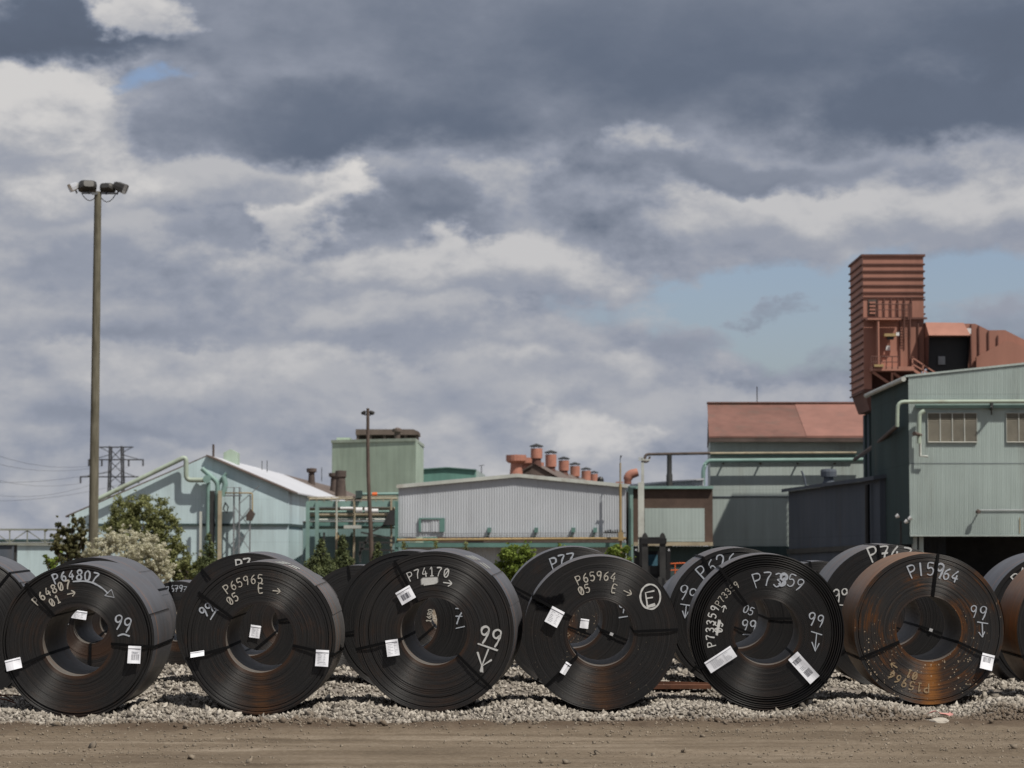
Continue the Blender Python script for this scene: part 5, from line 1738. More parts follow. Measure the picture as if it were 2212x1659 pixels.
part('lap_trim', M['shade_teal'], N_, lambda m: m.box(xl, xr, YN - .05, YN - .003, Z(1074, YN), Z(1072, YN)))
part('base_wall', M['dark_teal'], N_, lambda m: m.box(xl, xr, YN - .06, YN - .004, GZ, Z(1180, YN)))
part('antenna', M['steel_dark'], N_, lambda m: m.tube([(X(1637, YN + 6), YN + 6.2, rz1), (X(1637, YN + 6), YN + 6.2, rz1 + 1.1)], 0.03, 5))

# ============ Q: red oxide dust tower with its duct
YQ = 142.5
Q = thing('dust_tower', 'tall red oxide tower with horizontal ledges and a side duct', 'tower', (X(1934, YQ), YQ, GZ))
x0, x1 = X(1868, YQ), X(1999, YQ)
y0, y1 = YQ, YQ + 5.4
zt, zb = Z(554, YQ), Z(840, YQ)
part('shell', M['oxide'], Q, lambda m: m.box(x0, x1, y0, y1, Z(800, YQ), zt))
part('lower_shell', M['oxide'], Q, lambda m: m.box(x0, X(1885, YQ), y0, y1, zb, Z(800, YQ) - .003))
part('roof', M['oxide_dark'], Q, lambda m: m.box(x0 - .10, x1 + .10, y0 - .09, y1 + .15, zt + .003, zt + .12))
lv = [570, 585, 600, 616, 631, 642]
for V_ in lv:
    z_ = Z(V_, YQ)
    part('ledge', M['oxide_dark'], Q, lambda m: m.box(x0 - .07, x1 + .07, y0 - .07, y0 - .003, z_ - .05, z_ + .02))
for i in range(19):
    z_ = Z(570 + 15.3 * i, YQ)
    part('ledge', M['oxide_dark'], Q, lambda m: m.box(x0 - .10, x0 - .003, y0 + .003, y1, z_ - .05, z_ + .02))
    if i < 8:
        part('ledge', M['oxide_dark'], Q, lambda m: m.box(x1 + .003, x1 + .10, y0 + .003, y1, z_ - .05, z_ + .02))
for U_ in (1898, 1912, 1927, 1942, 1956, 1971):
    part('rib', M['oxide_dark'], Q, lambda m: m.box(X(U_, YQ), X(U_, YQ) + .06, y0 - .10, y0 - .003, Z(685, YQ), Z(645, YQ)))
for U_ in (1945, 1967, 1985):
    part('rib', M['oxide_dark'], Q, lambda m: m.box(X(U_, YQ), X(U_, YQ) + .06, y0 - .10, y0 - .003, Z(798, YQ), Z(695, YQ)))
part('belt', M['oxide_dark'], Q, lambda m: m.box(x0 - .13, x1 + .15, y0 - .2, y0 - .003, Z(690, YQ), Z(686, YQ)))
win = part('louvre_window', M['iron'], Q, lambda m: m.box(X(1878, YQ), X(1897, YQ), y0 - .05, y0 - .004, Z(682, YQ), Z(647, YQ)))
for i in range(4):
    part('slat', M['oxide'], win, lambda m: m.box(X(1881, YQ), X(1894, YQ), y0 - .11, y0 - .065, Z(656 + 7.5 * i, YQ), Z(652 + 7.5 * i, YQ)))
part('canopy', M['oxide'], Q, lambda m: m.hexa([(X(1872, YQ), y0 - 1.0, Z(694, YQ)), (X(1944, YQ), y0 - 1.0, Z(694, YQ)), (X(1944, YQ), y0 - .21, Z(694, YQ)), (X(1872, YQ), y0 - .21, Z(694, YQ)),
                                              (X(1872, YQ), y0 - 1.0, Z(691, YQ)), (X(1944, YQ), y0 - 1.0, Z(691, YQ)), (X(1944, YQ), y0 - .21, Z(690.5, YQ)), (X(1872, YQ), y0 - .21, Z(690.5, YQ))]))
part('canopy_side', M['oxide'], Q, lambda m: m.box(X(1894, YQ), X(1897, YQ), y0 - .95, y0 - .004, Z(790, YQ), Z(694, YQ) - .003))
plat = part('platform', M['oxide'], Q, lambda m: m.box(X(1880, YQ), X(1970, YQ), y0 - 1.2, y0 - .004, Z(804, YQ), Z(795, YQ)))
for (a_, b_) in ((1882, 1896), (1902, 1940)):
    part('guard_rail', M['oxide_dark'], Q, lambda m: (m.tube([P(a_, 770, y0 - 1.2), P(b_, 770, y0 - 1.2)], 0.03, 5), m.tube([P(a_, 782, y0 - 1.2), P(b_, 782, y0 - 1.2)], 0.025, 5),
                                                     [m.tube([P(a_ + (b_ - a_) * k / 3, 769, y0 - 1.2), P(a_ + (b_ - a_) * k / 3, 796, y0 - 1.2)], 0.03, 5) for k in range(4)]))
part('guard_rail', M['oxide_dark'], Q, lambda m: (m.tube([P(1892, 657, y0 - .9), P(1962, 657, y0 - .9)], 0.03, 5), m.tube([P(1892, 669, y0 - .9), P(1962, 669, y0 - .9)], 0.025, 5),
                                                 [m.tube([P(1892 + 14 * k, 656, y0 - .9), P(1892 + 14 * k, 690, y0 - .9)], 0.03, 5) for k in range(6)]))
part('ladder', M['oxide_dark'], Q, lambda m: (m.tube([P(1953, 655, y0 - .3), P(1953, 730, y0 - .3)], 0.04, 5), m.tube([P(1966, 655, y0 - .3), P(1966, 730, y0 - .3)], 0.04, 5),
                                             [m.tube([P(1953, 660 + 6 * k, y0 - .3), P(1966, 660 + 6 * k, y0 - .3)], 0.02, 4) for k in range(12)]))
part('stair', M['oxide'], Q, lambda m: (m.bar(P(1970, 772, y0 - 1.1), P(2022, 806, y0 - 1.1), 0.07), m.bar(P(1970, 786, y0 - 1.1), P(2016, 812, y0 - 1.1), 0.07), m.bar(P(1970, 797, y0 - 1.1), P(1990, 810, y0 - 1.1), 0.15),
                                       m.bar(P(1971, 770, y0 - 1.1), P(1971, 800, y0 - 1.1), 0.07), m.bar(P(1994, 787, y0 - 1.1), P(1994, 812, y0 - 1.1), 0.07)))
for (a_, b_, c_, d_) in ((1886, 804, 1926, 832), (1927, 804, 1927, 836), (1930, 806, 1952, 822)):
    part('brace', M['oxide'], Q, lambda m: m.bar(P(a_, b_, y0 - 1.0), P(c_, d_, y0 - .6), 0.12))
hoist = part('hoist', M['yellow'], Q, lambda m: m.box(X(1907, YQ), X(1932, YQ), y0 - 1.1, y0 - .5, Z(730, YQ), Z(724, YQ)))
part('hoist_trolley', M['steel_dark'], hoist, lambda m: m.box(X(1914, YQ), X(1928, YQ), y0 - 1.0, y0 - .6, Z(736, YQ), Z(730.5, YQ)))
part('light', M['white_paint'], Q, lambda m: m.box(X(1935, YQ), X(1942, YQ), y0 - .6, y0 - .4, Z(727, YQ), Z(720, YQ)))
part('sign', M['white_paint'], Q, lambda m: m.box(X(1916, YQ), X(1925, YQ), y0 - .06, y0 - .02, Z(757, YQ), Z(747, YQ)))
part('gate_post', M['yellow'], Q, lambda m: m.box(X(1883, YQ), X(1903, YQ), y0 - 1.35, y0 - 1.21, Z(796, YQ), Z(791, YQ)))
# funnel into the base
xb0, xb1 = X(1866, YQ + 1), X(1999, YQ)
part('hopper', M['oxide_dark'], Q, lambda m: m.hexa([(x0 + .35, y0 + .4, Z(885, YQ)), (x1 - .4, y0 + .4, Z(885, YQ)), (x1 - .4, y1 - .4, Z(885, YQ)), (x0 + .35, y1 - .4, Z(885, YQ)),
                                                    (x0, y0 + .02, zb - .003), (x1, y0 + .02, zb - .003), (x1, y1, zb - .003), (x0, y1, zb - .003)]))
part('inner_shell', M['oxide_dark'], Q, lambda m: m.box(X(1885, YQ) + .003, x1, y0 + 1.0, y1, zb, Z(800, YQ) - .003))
# the duct to the right
yd = YQ - 0.2
part('duct_hood', M['oxide'], Q, lambda m: m.hexa([(X(2001, yd), yd - 1.4, Z(729, yd)), (X(2090, yd), yd - 1.4, Z(729, yd)), (X(2096, yd), yd + 3, Z(729, yd)), (X(2001, yd), yd + 3, Z(729, yd)),
                                                  (X(2001, yd), yd - .2, Z(697, yd)), (X(2084, yd), yd - .2, Z(698, yd)), (X(2084, yd), yd + 3, Z(698, yd)), (X(2001, yd), yd + 3, Z(697, yd))]))
part('hood_shaded_side', M['oxide_dark'], Q, lambda m: m.add([(X(2001, yd), yd - 1.39, Z(729.5, yd)), (X(2001, yd), yd - 1.0, Z(797, yd)), (X(2001, yd), yd + 2, Z(797, yd)), (X(2001, yd), yd + 2, Z(729.5, yd))], [(0, 1, 2, 3)]))  # darker colour on this side paints the shade under the hood
part('hood_shade_panel', M['black'], Q, lambda m: m.box(X(2002, yd), X(2092, yd), yd - .35, yd - .25, Z(830, yd), Z(729.5, yd)))  # black panel standing for the deep shade inside the hood
part('hood_shaded_side', M['black'], Q, lambda m: m.add([(X(2090, yd), yd - 1.39, Z(729.5, yd)), (X(2087, yd), yd - 1.0, Z(797, yd)), (X(2090, yd), yd + 1.5, Z(797, yd)), (X(2093, yd), yd + 1.5, Z(729.5, yd))], [(0, 1, 2, 3)]))  # inner side coloured black as shade
part('hatch', M['grey_metal'], Q, lambda m: m.box(X(2026, yd), X(2041, yd), yd - .5, yd - .4, Z(789, yd), Z(771, yd)))
part('duct', M['oxide'], Q, lambda m: m.prism([(X(2088, yd), Z(830, yd)), (X(2400, yd), Z(830, yd)), (X(2400, yd), Z(800, yd)), (X(2260, yd), Z(755, yd)), (X(2212, yd), Z(731, yd)), (X(2175, yd), Z(712.5, yd)),
                                              (X(2140, yd), Z(713, yd)), (X(2111, yd), Z(699, yd)), (X(2088, yd), Z(698.5, yd))], yd + .1, yd + 3.6))
for U_, V_ in ((2100, 700), (2117, 703), (2138, 714), (2158, 724)):
    part('rib', M['oxide_dark'], Q, lambda m: m.box(X(U_, yd), X(U_, yd) + .06, yd + .0, yd + .097, Z(800 if U_ < 2130 else 775, yd), Z(V_, yd)))
part('duct_support', M['oxide'], Q, lambda m: m.prism([(X(2110, yd), Z(830, yd)), (X(2240, yd), Z(830, yd)), (X(2240, yd), Z(760, yd)), (X(2178, yd), Z(736, yd)), (X(2110, yd), Z(772, yd))], yd - .25, yd - .004))
part('junction_box', M['white_paint'], Q, lambda m: m.box(X(2090, yd), X(2099, yd), yd - .3, yd - .02, Z(722, yd), Z(710, yd)))
# base of the tower: sheeted leg building
bb = thing('tower_base', 'shaded sheeted base block under the red oxide tower', 'building', (X(1930, YQ), YQ, GZ))
xq = X(1866, YQ + 5.4)
part('wall', M['shade_teal'], bb, lambda m: m.box(xq, X(2150, YQ), YQ - 1.5, YQ + 5.6, GZ, Z(886, YQ)))  # the left side's shade is put into the wall colour
for i in range(4):
    part('rib', M['dark_teal'], bb, lambda m: m.box(xq - .12, xq - .003, YQ - 1.4 + 1.8 * i, YQ - 1.2 + 1.8 * i, GZ, Z(888, YQ)))

# ============ O: lean-to shed in the shade
sa, sb = P(1703, 1058, 140), P(1900, 1030, 117)
zs = (sa.z + sb.z) / 2
O = thing('lean_to_shed', 'shaded blue-grey lean-to shed with a roof ventilator', 'shed', (sa.x + 1, 130, GZ))
tv = (sb - sa)
tv.z = 0
part('wall', M['shade_teal'], O, lambda m: m.hexa([(sa.x, sa.y, GZ), (sb.x, sb.y, GZ), (sb.x + 3, sb.y, GZ), (sa.x + 4.5, sa.y, GZ), (sa.x, sa.y, zs - .1), (sb.x, sb.y, zs - .1), (sb.x + 3, sb.y, zs + .3), (sa.x + 4.5, sa.y, zs + .5)]))  # colour darkened for the shade this wall stands in
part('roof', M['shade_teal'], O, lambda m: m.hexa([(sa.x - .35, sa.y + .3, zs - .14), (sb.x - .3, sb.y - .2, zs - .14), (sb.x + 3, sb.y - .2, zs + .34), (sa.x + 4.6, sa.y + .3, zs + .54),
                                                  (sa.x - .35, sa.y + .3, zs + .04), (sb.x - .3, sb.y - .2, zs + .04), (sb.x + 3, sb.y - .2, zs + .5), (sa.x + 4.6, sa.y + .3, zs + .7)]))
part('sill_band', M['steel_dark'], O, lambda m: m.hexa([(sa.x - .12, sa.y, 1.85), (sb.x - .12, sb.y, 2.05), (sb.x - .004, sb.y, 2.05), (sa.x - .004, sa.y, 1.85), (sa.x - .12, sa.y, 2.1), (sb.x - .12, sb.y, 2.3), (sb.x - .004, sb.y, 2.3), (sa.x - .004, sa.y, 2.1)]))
dpt = P(1883, 1100, 118.6)
part('downpipe', M['black'], O, lambda m: m.tube([(dpt.x - .2, 118.6, 2.2), (dpt.x - .2, 118.6, zs - .3)], 0.12, 8))
vq = P(1790, 1040, 131)
part('roof_ventilator', M['shade_teal'], O, lambda m: m.lathe([(.42, -.3), (.26, .05), (.24, .22), (.40, .24), (.42, .5), (.38, .62), (.01, .66)], vq, 16))
part('vent_pipe', M['shade_teal'], O, lambda m: m.tube(bend([P(1741, 1050, 136), P(1737, 1030, 136), P(1731, 1017, 136)], 0.2), 0.05, 6))

# ============ big sheeted building on the right
YP = 110.0
Pb = thing('gate_building', 'large pale teal building with louvre windows above a dark open bay', 'building', (X(2090, YP), YP, GZ))
xc = X(1964, YP)
xe = X(2520, YP)
zl = Z(1155, YP)
ztl = Z(815, YP)
ztr = Z(815 - 27 * (2520 - 1957) / 255, YP)
mb = MB()
mb.corr((xc, YP, 0), (xe, YP, 0), zl, lambda s: ztl + (ztr - ztl) * s, 0.075, 0.018, (0, -1, 0))
mb.build('front_wall', M['pale_teal'], Pb)
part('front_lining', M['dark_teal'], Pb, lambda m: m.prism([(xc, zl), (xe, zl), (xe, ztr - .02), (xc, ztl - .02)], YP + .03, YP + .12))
part('side_wall', M['dark_teal'], Pb, lambda m: m.box(xc, xc + .15, YP + .125, YP + 11.5, zl - .4, ztl - .08))  # shade of this side painted in with a dark siding colour
part('side_wall', M['dark_teal'], Pb, lambda m: m.box(xc + .02, xc + .15, YP + 3.0, YP + 11.5, GZ, zl - .404))  # lower part, with the same painted-in shade
part('roof', M['pale_teal2'], Pb, lambda m: m.hexa([(xc - .12, YP - .06, ztl + .004), (xe, YP - .06, ztr + .004), (xe, YP + 11.6, ztr + .004), (xc - .12, YP + 11.6, ztl + .004),
                                                   (xc - .12, YP - .06, ztl + .09), (xe, YP - .06, ztr + .09), (xe, YP + 11.6, ztr + .09), (xc - .12, YP + 11.6, ztl + .09)]))
part('gutter', M['off_white'], Pb, lambda m: m.tube([(xc - .22, YP - .1, ztl - .08), (xc - .22, YP + 11.6, ztl - .08)], 0.11, 8))
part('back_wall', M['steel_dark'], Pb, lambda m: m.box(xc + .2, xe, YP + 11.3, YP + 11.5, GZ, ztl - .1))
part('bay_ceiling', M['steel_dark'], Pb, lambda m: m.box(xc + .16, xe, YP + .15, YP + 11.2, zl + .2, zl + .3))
part('lintel', M['pale_teal2'], Pb, lambda m: m.box(xc, xe, YP - .05, YP + .2, zl - .07, zl - .004))
for U_ in (1972, 1986):
    part('column', M['pale_teal2'], Pb, lambda m: m.box(X(U_, YP), X(U_ + 9, YP), YP + .25, YP + .5, GZ, zl - .075))
part('floodlight_bracket', M['steel_dark'], Pb, lambda m: m.bar((xc - .3, YP + .6, Z(1125, YP)), (xc - .3, YP + .6, GZ), 0.08))
for (U_, V_) in ((1938, 1115), (1957, 1127), (1965, 1120)):
    part('floodlight', M['white_paint'], Pb, lambda m: m.tube([P(U_ - 3, V_ + 2, YP - .1), P(U_, V_, YP - .1), P(U_ + 3, V_ - 2, YP - .1)], [.05, .08, .1], 8))
for (ua, ub) in ((2005, 2110), (2175, 2280)):
    fr = part('window', M['off_white'], Pb, lambda m: (m.box(X(ua - 1, YP), X(ub + 1, YP), YP - .10, YP - .022, Z(956, YP), Z(954, YP)), m.box(X(ua - 1, YP), X(ua, YP), YP - .09, YP - .022, Z(954, YP), Z(893, YP)),
                                                       m.box(X(ub, YP), X(ub + 1, YP), YP - .09, YP - .022, Z(954, YP), Z(893, YP)), m.box(X(ua - 1, YP), X(ub + 1, YP), YP - .09, YP - .022, Z(893, YP), Z(891.5, YP)),
                                                       [m.box(X(ua + (ub - ua) * k / 4 - .9, YP), X(ua + (ub - ua) * k / 4 + .9, YP), YP - .088, YP - .022, Z(954, YP), Z(893, YP)) for k in (1, 2, 3)]))
    for k in range(4):
        a_, b_ = ua + (ub - ua) * k / 4 + (.9 if k else 0) + .15, ua + (ub - ua) * (k + 1) / 4 - (.9 if k < 3 else 0) - .15

        def louv(m):
            nsl = 14
            z_0, z_1 = Z(953.9, YP), Z(893.1, YP)
            for j in range(nsl):
                za, zc_ = z_0 + (z_1 - z_0) * j / nsl, z_0 + (z_1 - z_0) * (j + 1) / nsl
                m.add([(X(a_, YP), YP - .075, za), (X(b_, YP), YP - .075, za), (X(b_, YP), YP - .028, zc_), (X(a_, YP), YP - .028, zc_)], [(0, 1, 2, 3)])
        part('louvre_pane', M['shutter'], fr, louv)
part('eave_box', M['teal_pipe'], Pb, lambda m: m.box(X(1978, YP), xe, YP - .16, YP - .022, Z(882, YP), Z(874, YP)))
part('pipe', M['pale_pipe'], Pb, lambda m: m.tube(bend([P(1938, 922, YP - .32), P(1939, 868, YP - .32), P(2520, 866, YP - .32)], 0.3), 0.085, 10))
part('pipe', M['pale_pipe'], Pb, lambda m: m.tube(bend([P(1985, 958, YP - .4), P(1986, 893, YP - .4), P(1997, 888, YP - .4)], 0.15), 0.10, 10))
part('pipe_bracket', M['steel_dark'], Pb, lambda m: (m.box(X(2139, YP), X(2143, YP), YP - .4, YP - .022, Z(886, YP), Z(871, YP)), m.bar(P(2141, 878, YP - .6), P(2142, 895, YP - .1), 0.06)))
cm = part('horn', M['iron'], Pb, lambda m: m.tube([P(1975, 937, YP - .9), P(1983, 938, YP - .6), P(1989, 940, YP - .3)], [.10, .07, .08], 10))
part('horn_bracket', M['off_white'], Pb, lambda m: m.tube([P(1988, 940, YP - .3), P(1988, 985, YP - .3), P(2004, 986, YP - .3)], 0.05, 6))
part('side_pipe', M['iron'], Pb, lambda m: m.tube([P(1938, 920, YP + 1), (X(1893, 121), 121, Z(960, 121)), (X(1846, 140), 140, Z(993, 140))], 0.10, 8))
part('wall_lamp', M['iron'], Pb, lambda m: (m.tube([P(2113, 1107, YP - .02), P(2113, 1106, YP - .34)], 0.03, 6), m.lathe([(.02, .12), (.10, .05), (.11, -.06)], P(2113, 1106, YP - .36), 12)))
part('conduit', M['grey_metal'], Pb, lambda m: m.tube([P(2117, 1102, YP - .05), P(2520, 1102, YP - .05)], 0.022, 5))
part('conduit', M['yellow'], Pb, lambda m: m.tube([P(2203, 1118, YP - .05), P(2203, 1152, YP - .05)], 0.018, 5))
for (V_,) in ((1001,),):
    part('lap_trim', M['shade_teal'], Pb, lambda m: m.box(xc + .02, xe, YP - .024, YP - .020, Z(1001.5, YP), Z(1000.5, YP)))
# ------------------------------------------------------------------ poles, trees, vehicle, debris
def wood_mat():
    m, t, b = new_mat('grey_green_pole_wood')
    pos = t.n('ShaderNodeNewGeometry').outputs['Position']
    n1 = t.noise(t.vmul(pos, (1, 1, 0.08)), scale=14, detail=5, rough=0.65)
    n2 = t.noise(pos, scale=1.2, detail=4)
    f = t.m('MULTIPLY_ADD', t.m('SUBTRACT', n2, 0.5), 0.6, n1)
    t.put(b.inputs['Base Color'], t.ramp(f, [(0.25, (0.07, 0.063, 0.045)), (0.5, (0.125, 0.115, 0.085)), (0.8, (0.19, 0.175, 0.135))]))
    b.inputs['Roughness'].default_value = 0.9
    b.inputs['Specular IOR Level'].default_value = 0.2
    return m


M['pole'] = wood_mat()
M['pole2'] = plain('dark_pole_wood', (0.085, 0.062, 0.05), 0.9, 0, 0.3, 6.0)
M['lamp_glass'] = plain('floodlight_reflector', (0.75, 0.76, 0.78), 0.25, 0.6, 0.05, 3.0)
M['lamp_body'] = plain('dark_floodlight_housing', (0.06, 0.058, 0.055), 0.45, 0.4, 0.3, 4.0)

YL = 100.0
pb, pt = P(201.5, 1165, YL), P(211.5, 414, YL)
sl_ = (pt - pb) / (pt.z - pb.z)
foot = pb + sl_ * (GZ - pb.z)
lp = thing('light_pole', 'tall weathered wooden light pole with a ring of floodlights', 'light pole', foot)
part('pole', M['pole'], lp, lambda m: m.tube([foot + (pt - foot) * (k / 12) for k in range(13)], [0.20 - 0.062 * k / 12 for k in range(13)], 16))
cz = P(212, 416, YL)
part('crossarm', M['grey_metal'], lp, lambda m: (m.bar(P(178, 417, YL), P(252, 418, YL), 0.06, 0.07), m.bar(P(200, 419, YL - .8), P(224, 416, YL + .8), 0.06, 0.07)))
part('ballast_box', M['steel_dark'], lp, lambda m: m.box(X(201.5, YL), X(206.5, YL), YL - .12, YL + .12, Z(434, YL), Z(420, YL)))
part('cable', M['black'], lp, lambda m: (m.tube([P(176 + 29 * s, 417 + 44 * s * (1 - s) + 10 * s, YL) for s in (0, .2, .4, .6, .8, 1)], 0.018, 5),
                                        m.tube([P(250 - 32 * s, 419 + 52 * s * (1 - s) + 8 * s, YL) for s in (0, .2, .4, .6, .8, 1)], 0.018, 5)))


def floodlight(U, V, Y, ax, size, mat, parent, depth=0.42):
    """shoebox floodlight: tapered housing whose open end looks along ax"""
    ax = Vector(ax).normalized()
    c = P(U, V, Y)
    up = Vector((0, 0, 1))
    s = ax.cross(up).normalized()
    u = s.cross(ax)
    wd, ht = size
    secs = [(-0.5, .55, .55), (-0.30, .85, .80), (-0.1, .95, .92), (0.5, 1.0, 1.0)]
    vs, fs = [], []
    n = 12
    for (d, a, b_) in secs:
        for k in range(n):
            an = 2 * math.pi * k / n
            ca, sa = math.cos(an), math.sin(an)
            px_ = math.copysign(abs(ca) ** 0.5, ca) * wd / 2 * a
            pz_ = math.copysign(abs(sa) ** 0.5, sa) * ht / 2 * b_
            vs.append(c + ax * d * depth + s * px_ + u * pz_)
    for i in range(len(secs) - 1):
        for k in range(n):
            fs.append((i * n + k, i * n + (k + 1) % n, (i + 1) * n + (k + 1) % n, (i + 1) * n + k))
    fs.append(tuple(range(n)))
    m = MB()
    m.add(vs, fs)
    o = m.build('floodlight', mat, parent)
    m = MB()
    m.add([v - ax * 0.03 for v in vs[-n:]], [tuple(range(n))])
    m.build('lens', M['lamp_glass'], o)
    m = MB()
    m.bar(c - u * ht * .4, c - u * (ht * .5 + .12), 0.05)
    m.build('yoke', M['steel_dark'], o)
    return o


floodlight(160, 403, YL, (-1.0, -.55, -.55), (0.40, 0.34), M['lamp_glass'], lp, .36)
floodlight(190, 401, YL, (-.35, 1, -.30), (0.74, 0.46), M['lamp_body'], lp)
floodlight(231, 405, YL, (.25, 1, -.30), (0.60, 0.36), M['lamp_body'], lp)
floodlight(259, 404, YL, (1.0, -.25, -.45), (0.46, 0.40), M['lamp_body'], lp, .5)

YL2 = 150.0
p2b, p2t = P(801, 1195, YL2), P(793.5, 882, YL2)
f2 = p2b + (p2t - p2b) / (p2t.z - p2b.z) * (GZ - p2b.z)
l2 = thing('light_pole', 'thin dark wooden light pole with two lamps before the pipe rack', 'light pole', f2)
part('pole', M['pole2'], l2, lambda m: m.tube([f2 + (p2t - f2) * (k / 8) + Vector((0.04 * math.sin(k * .9), 0, 0)) for k in range(9)], [0.14 - 0.05 * k / 8 for k in range(9)], 10))
part('crossarm', M['steel_dark'], l2, lambda m: m.bar(P(784, 895, YL2), P(804, 895, YL2), 0.06))
floodlight(786, 891, YL2, (-.6, .5, -.5), (0.24, 0.18), M['lamp_body'], l2, .25)
floodlight(803, 891, YL2, (.7, .5, -.5), (0.26, 0.2), M['lamp_body'], l2, .25)


# ---- foliage
def leaf_mat(name, c0, c1, c2):
    m, t, b = new_mat(name)
    geo = t.n('ShaderNodeNewGeometry')
    rnd = geo.outputs['Random Per Island']
    n1 = t.noise(geo.outputs['Position'], scale=1.6, detail=3)
    f = t.m('MULTIPLY_ADD', t.m('SUBTRACT', n1, 0.5), 1.2, rnd)
    cc = t.ramp(f, [(0.1, c0), (0.5, c1), (0.95, c2)])
    t.put(b.inputs['Base Color'], cc)
    b.inputs['Roughness'].default_value = 0.7
    b.inputs['Specular IOR Level'].default_value = 0.25
    tl = t.n('ShaderNodeBsdfTranslucent')
    t.put(tl.inputs['Color'], cc)
    mx = t.n('ShaderNodeMixShader')
    mx.inputs[0].default_value = 0.35
    out = [n for n in m.node_tree.nodes if n.type == 'OUTPUT_MATERIAL'][0]
    m.node_tree.links.new(b.outputs[0], mx.inputs[1])
    m.node_tree.links.new(tl.outputs[0], mx.inputs[2])
    m.node_tree.links.new(mx.outputs[0], out.inputs['Surface'])
    return m


M['leaf_olive'] = leaf_mat('olive_leaves', (0.105, 0.116, 0.042), (0.190, 0.204, 0.078), (0.265, 0.275, 0.118))
M['leaf_dark'] = leaf_mat('dark_evergreen_leaves', (0.045, 0.048, 0.022), (0.110, 0.108, 0.046), (0.18, 0.165, 0.075))
M['leaf_spruce'] = leaf_mat('spruce_needles', (0.055, 0.068, 0.032), (0.105, 0.128, 0.054), (0.165, 0.19, 0.08))
M['leaf_bright'] = leaf_mat('bright_spring_leaves', (0.085, 0.12, 0.018), (0.15, 0.205, 0.034), (0.23, 0.29, 0.06))
M['blossom'] = leaf_mat('cream_blossom', (0.34, 0.33, 0.21), (0.52, 0.50, 0.37), (0.68, 0.655, 0.53))


def leaves(centers, size, n_total, spread, mat, name, parent, flat=0.0, seed=0):
    """many leaf-sized faces in clumps around the given centres (x, y, z, weight)"""
    g = np.random.default_rng(seed)
    cs = np.array(centers, float)
    wts = cs[:, 3] ** 2
    idx = g.choice(len(cs), n_total, p=wts / wts.sum())
    d = g.normal(size=(n_total, 3))
    d /= np.linalg.norm(d, axis=1)[:, None]
    rad = g.uniform(0, 1, n_total) ** 0.45
    pos = cs[idx, :3] + d * (rad * cs[idx, 3] * spread)[:, None] * np.array([1, 1, 0.85])
    nrm = d + g.normal(size=(n_total, 3)) * 0.7 + np.array([0, 0, 0.3])
    nrm /= np.linalg.norm(nrm, axis=1)[:, None]
    a = np.cross(nrm, g.normal(size=(n_total, 3)))
    a /= np.linalg.norm(a, axis=1)[:, None]
    b = np.cross(nrm, a)
    sz = size * g.uniform(0.6, 1.4, n_total)[:, None]
    v = np.stack([pos - a * sz, pos + b * sz * 0.55, pos + a * sz, pos - b * sz * 0.55], 1).reshape(-1, 3)
    o0 = np.array(origin_of(parent))
    v = v - o0
    f = np.arange(n_total * 4).reshape(-1, 4)
    me = bpy.data.meshes.new(name)
    me.from_pydata(v.tolist(), [], f.tolist())
    me.materials.append(mat)
    o = bpy.data.objects.new(name, me)
    C.objects.link(o)
    o.parent = parent
    return o


def broad_tree(name, label, cat, Y, outline, base_u, n, mat, leaf, seed, cr=(0.22, 0.42), group=None):
    """crown filled with clumps inside an outline of ellipses (U, V, rU, rV); trunk and limbs reach the clumps"""
    g = random.Random(seed)
    u = K * Y
    root = thing(name, label, cat, (X(base_u, Y), Y, GZ), group)
    cl_ = []
    for (U_, V_, ru, rv) in outline:
        k = max(8, int(ru * rv * u * u * 150))
        for _ in range(k):
            while True:
                a, b_, c = g.uniform(-1, 1), g.uniform(-1, 1), g.uniform(-1, 1)
                if 0.25 < a * a + b_ * b_ + c * c < 1:
                    break
            p = P(U_ + a * ru, V_ + b_ * rv, Y) + Vector((0, c * ru * u * 0.9, 0))
            p.z = max(p.z, 0.15)
            cl_.append((p.x, p.y, p.z, g.uniform(*cr)))
            if g.random() < 0.30:
                e_ = Vector((a * ru * u, c * ru * u, -b_ * rv * u)).normalized() * g.uniform(.08, .26)
                cl_.append((p.x + e_.x, p.y + e_.y, max(.15, p.z + e_.z + .08), g.uniform(.03, .08)))
    leaves(cl_, leaf, n, 1.0, mat, 'crown', root, seed=seed)
    m = MB()
    fo = Vector((X(base_u, Y), Y, GZ))
    zc_ = sum(c[2] for c in cl_) / len(cl_)
    top = Vector((fo.x + .05, Y, zc_))
    m.tube([fo, fo.lerp(top, .5) + Vector((.04, 0, 0)), top], [.10, .075, .045], 8)
    for c in g.sample(cl_, min(14, len(cl_))):
        s = fo.lerp(top, g.uniform(.35, .95))
        e = Vector(c[:3])
        m.tube([s, s.lerp(e, .5) + Vector((0, 0, .08)), e], [.035, .022, .008], 5)
    m.build('trunk', M['bark'], root)
    return root


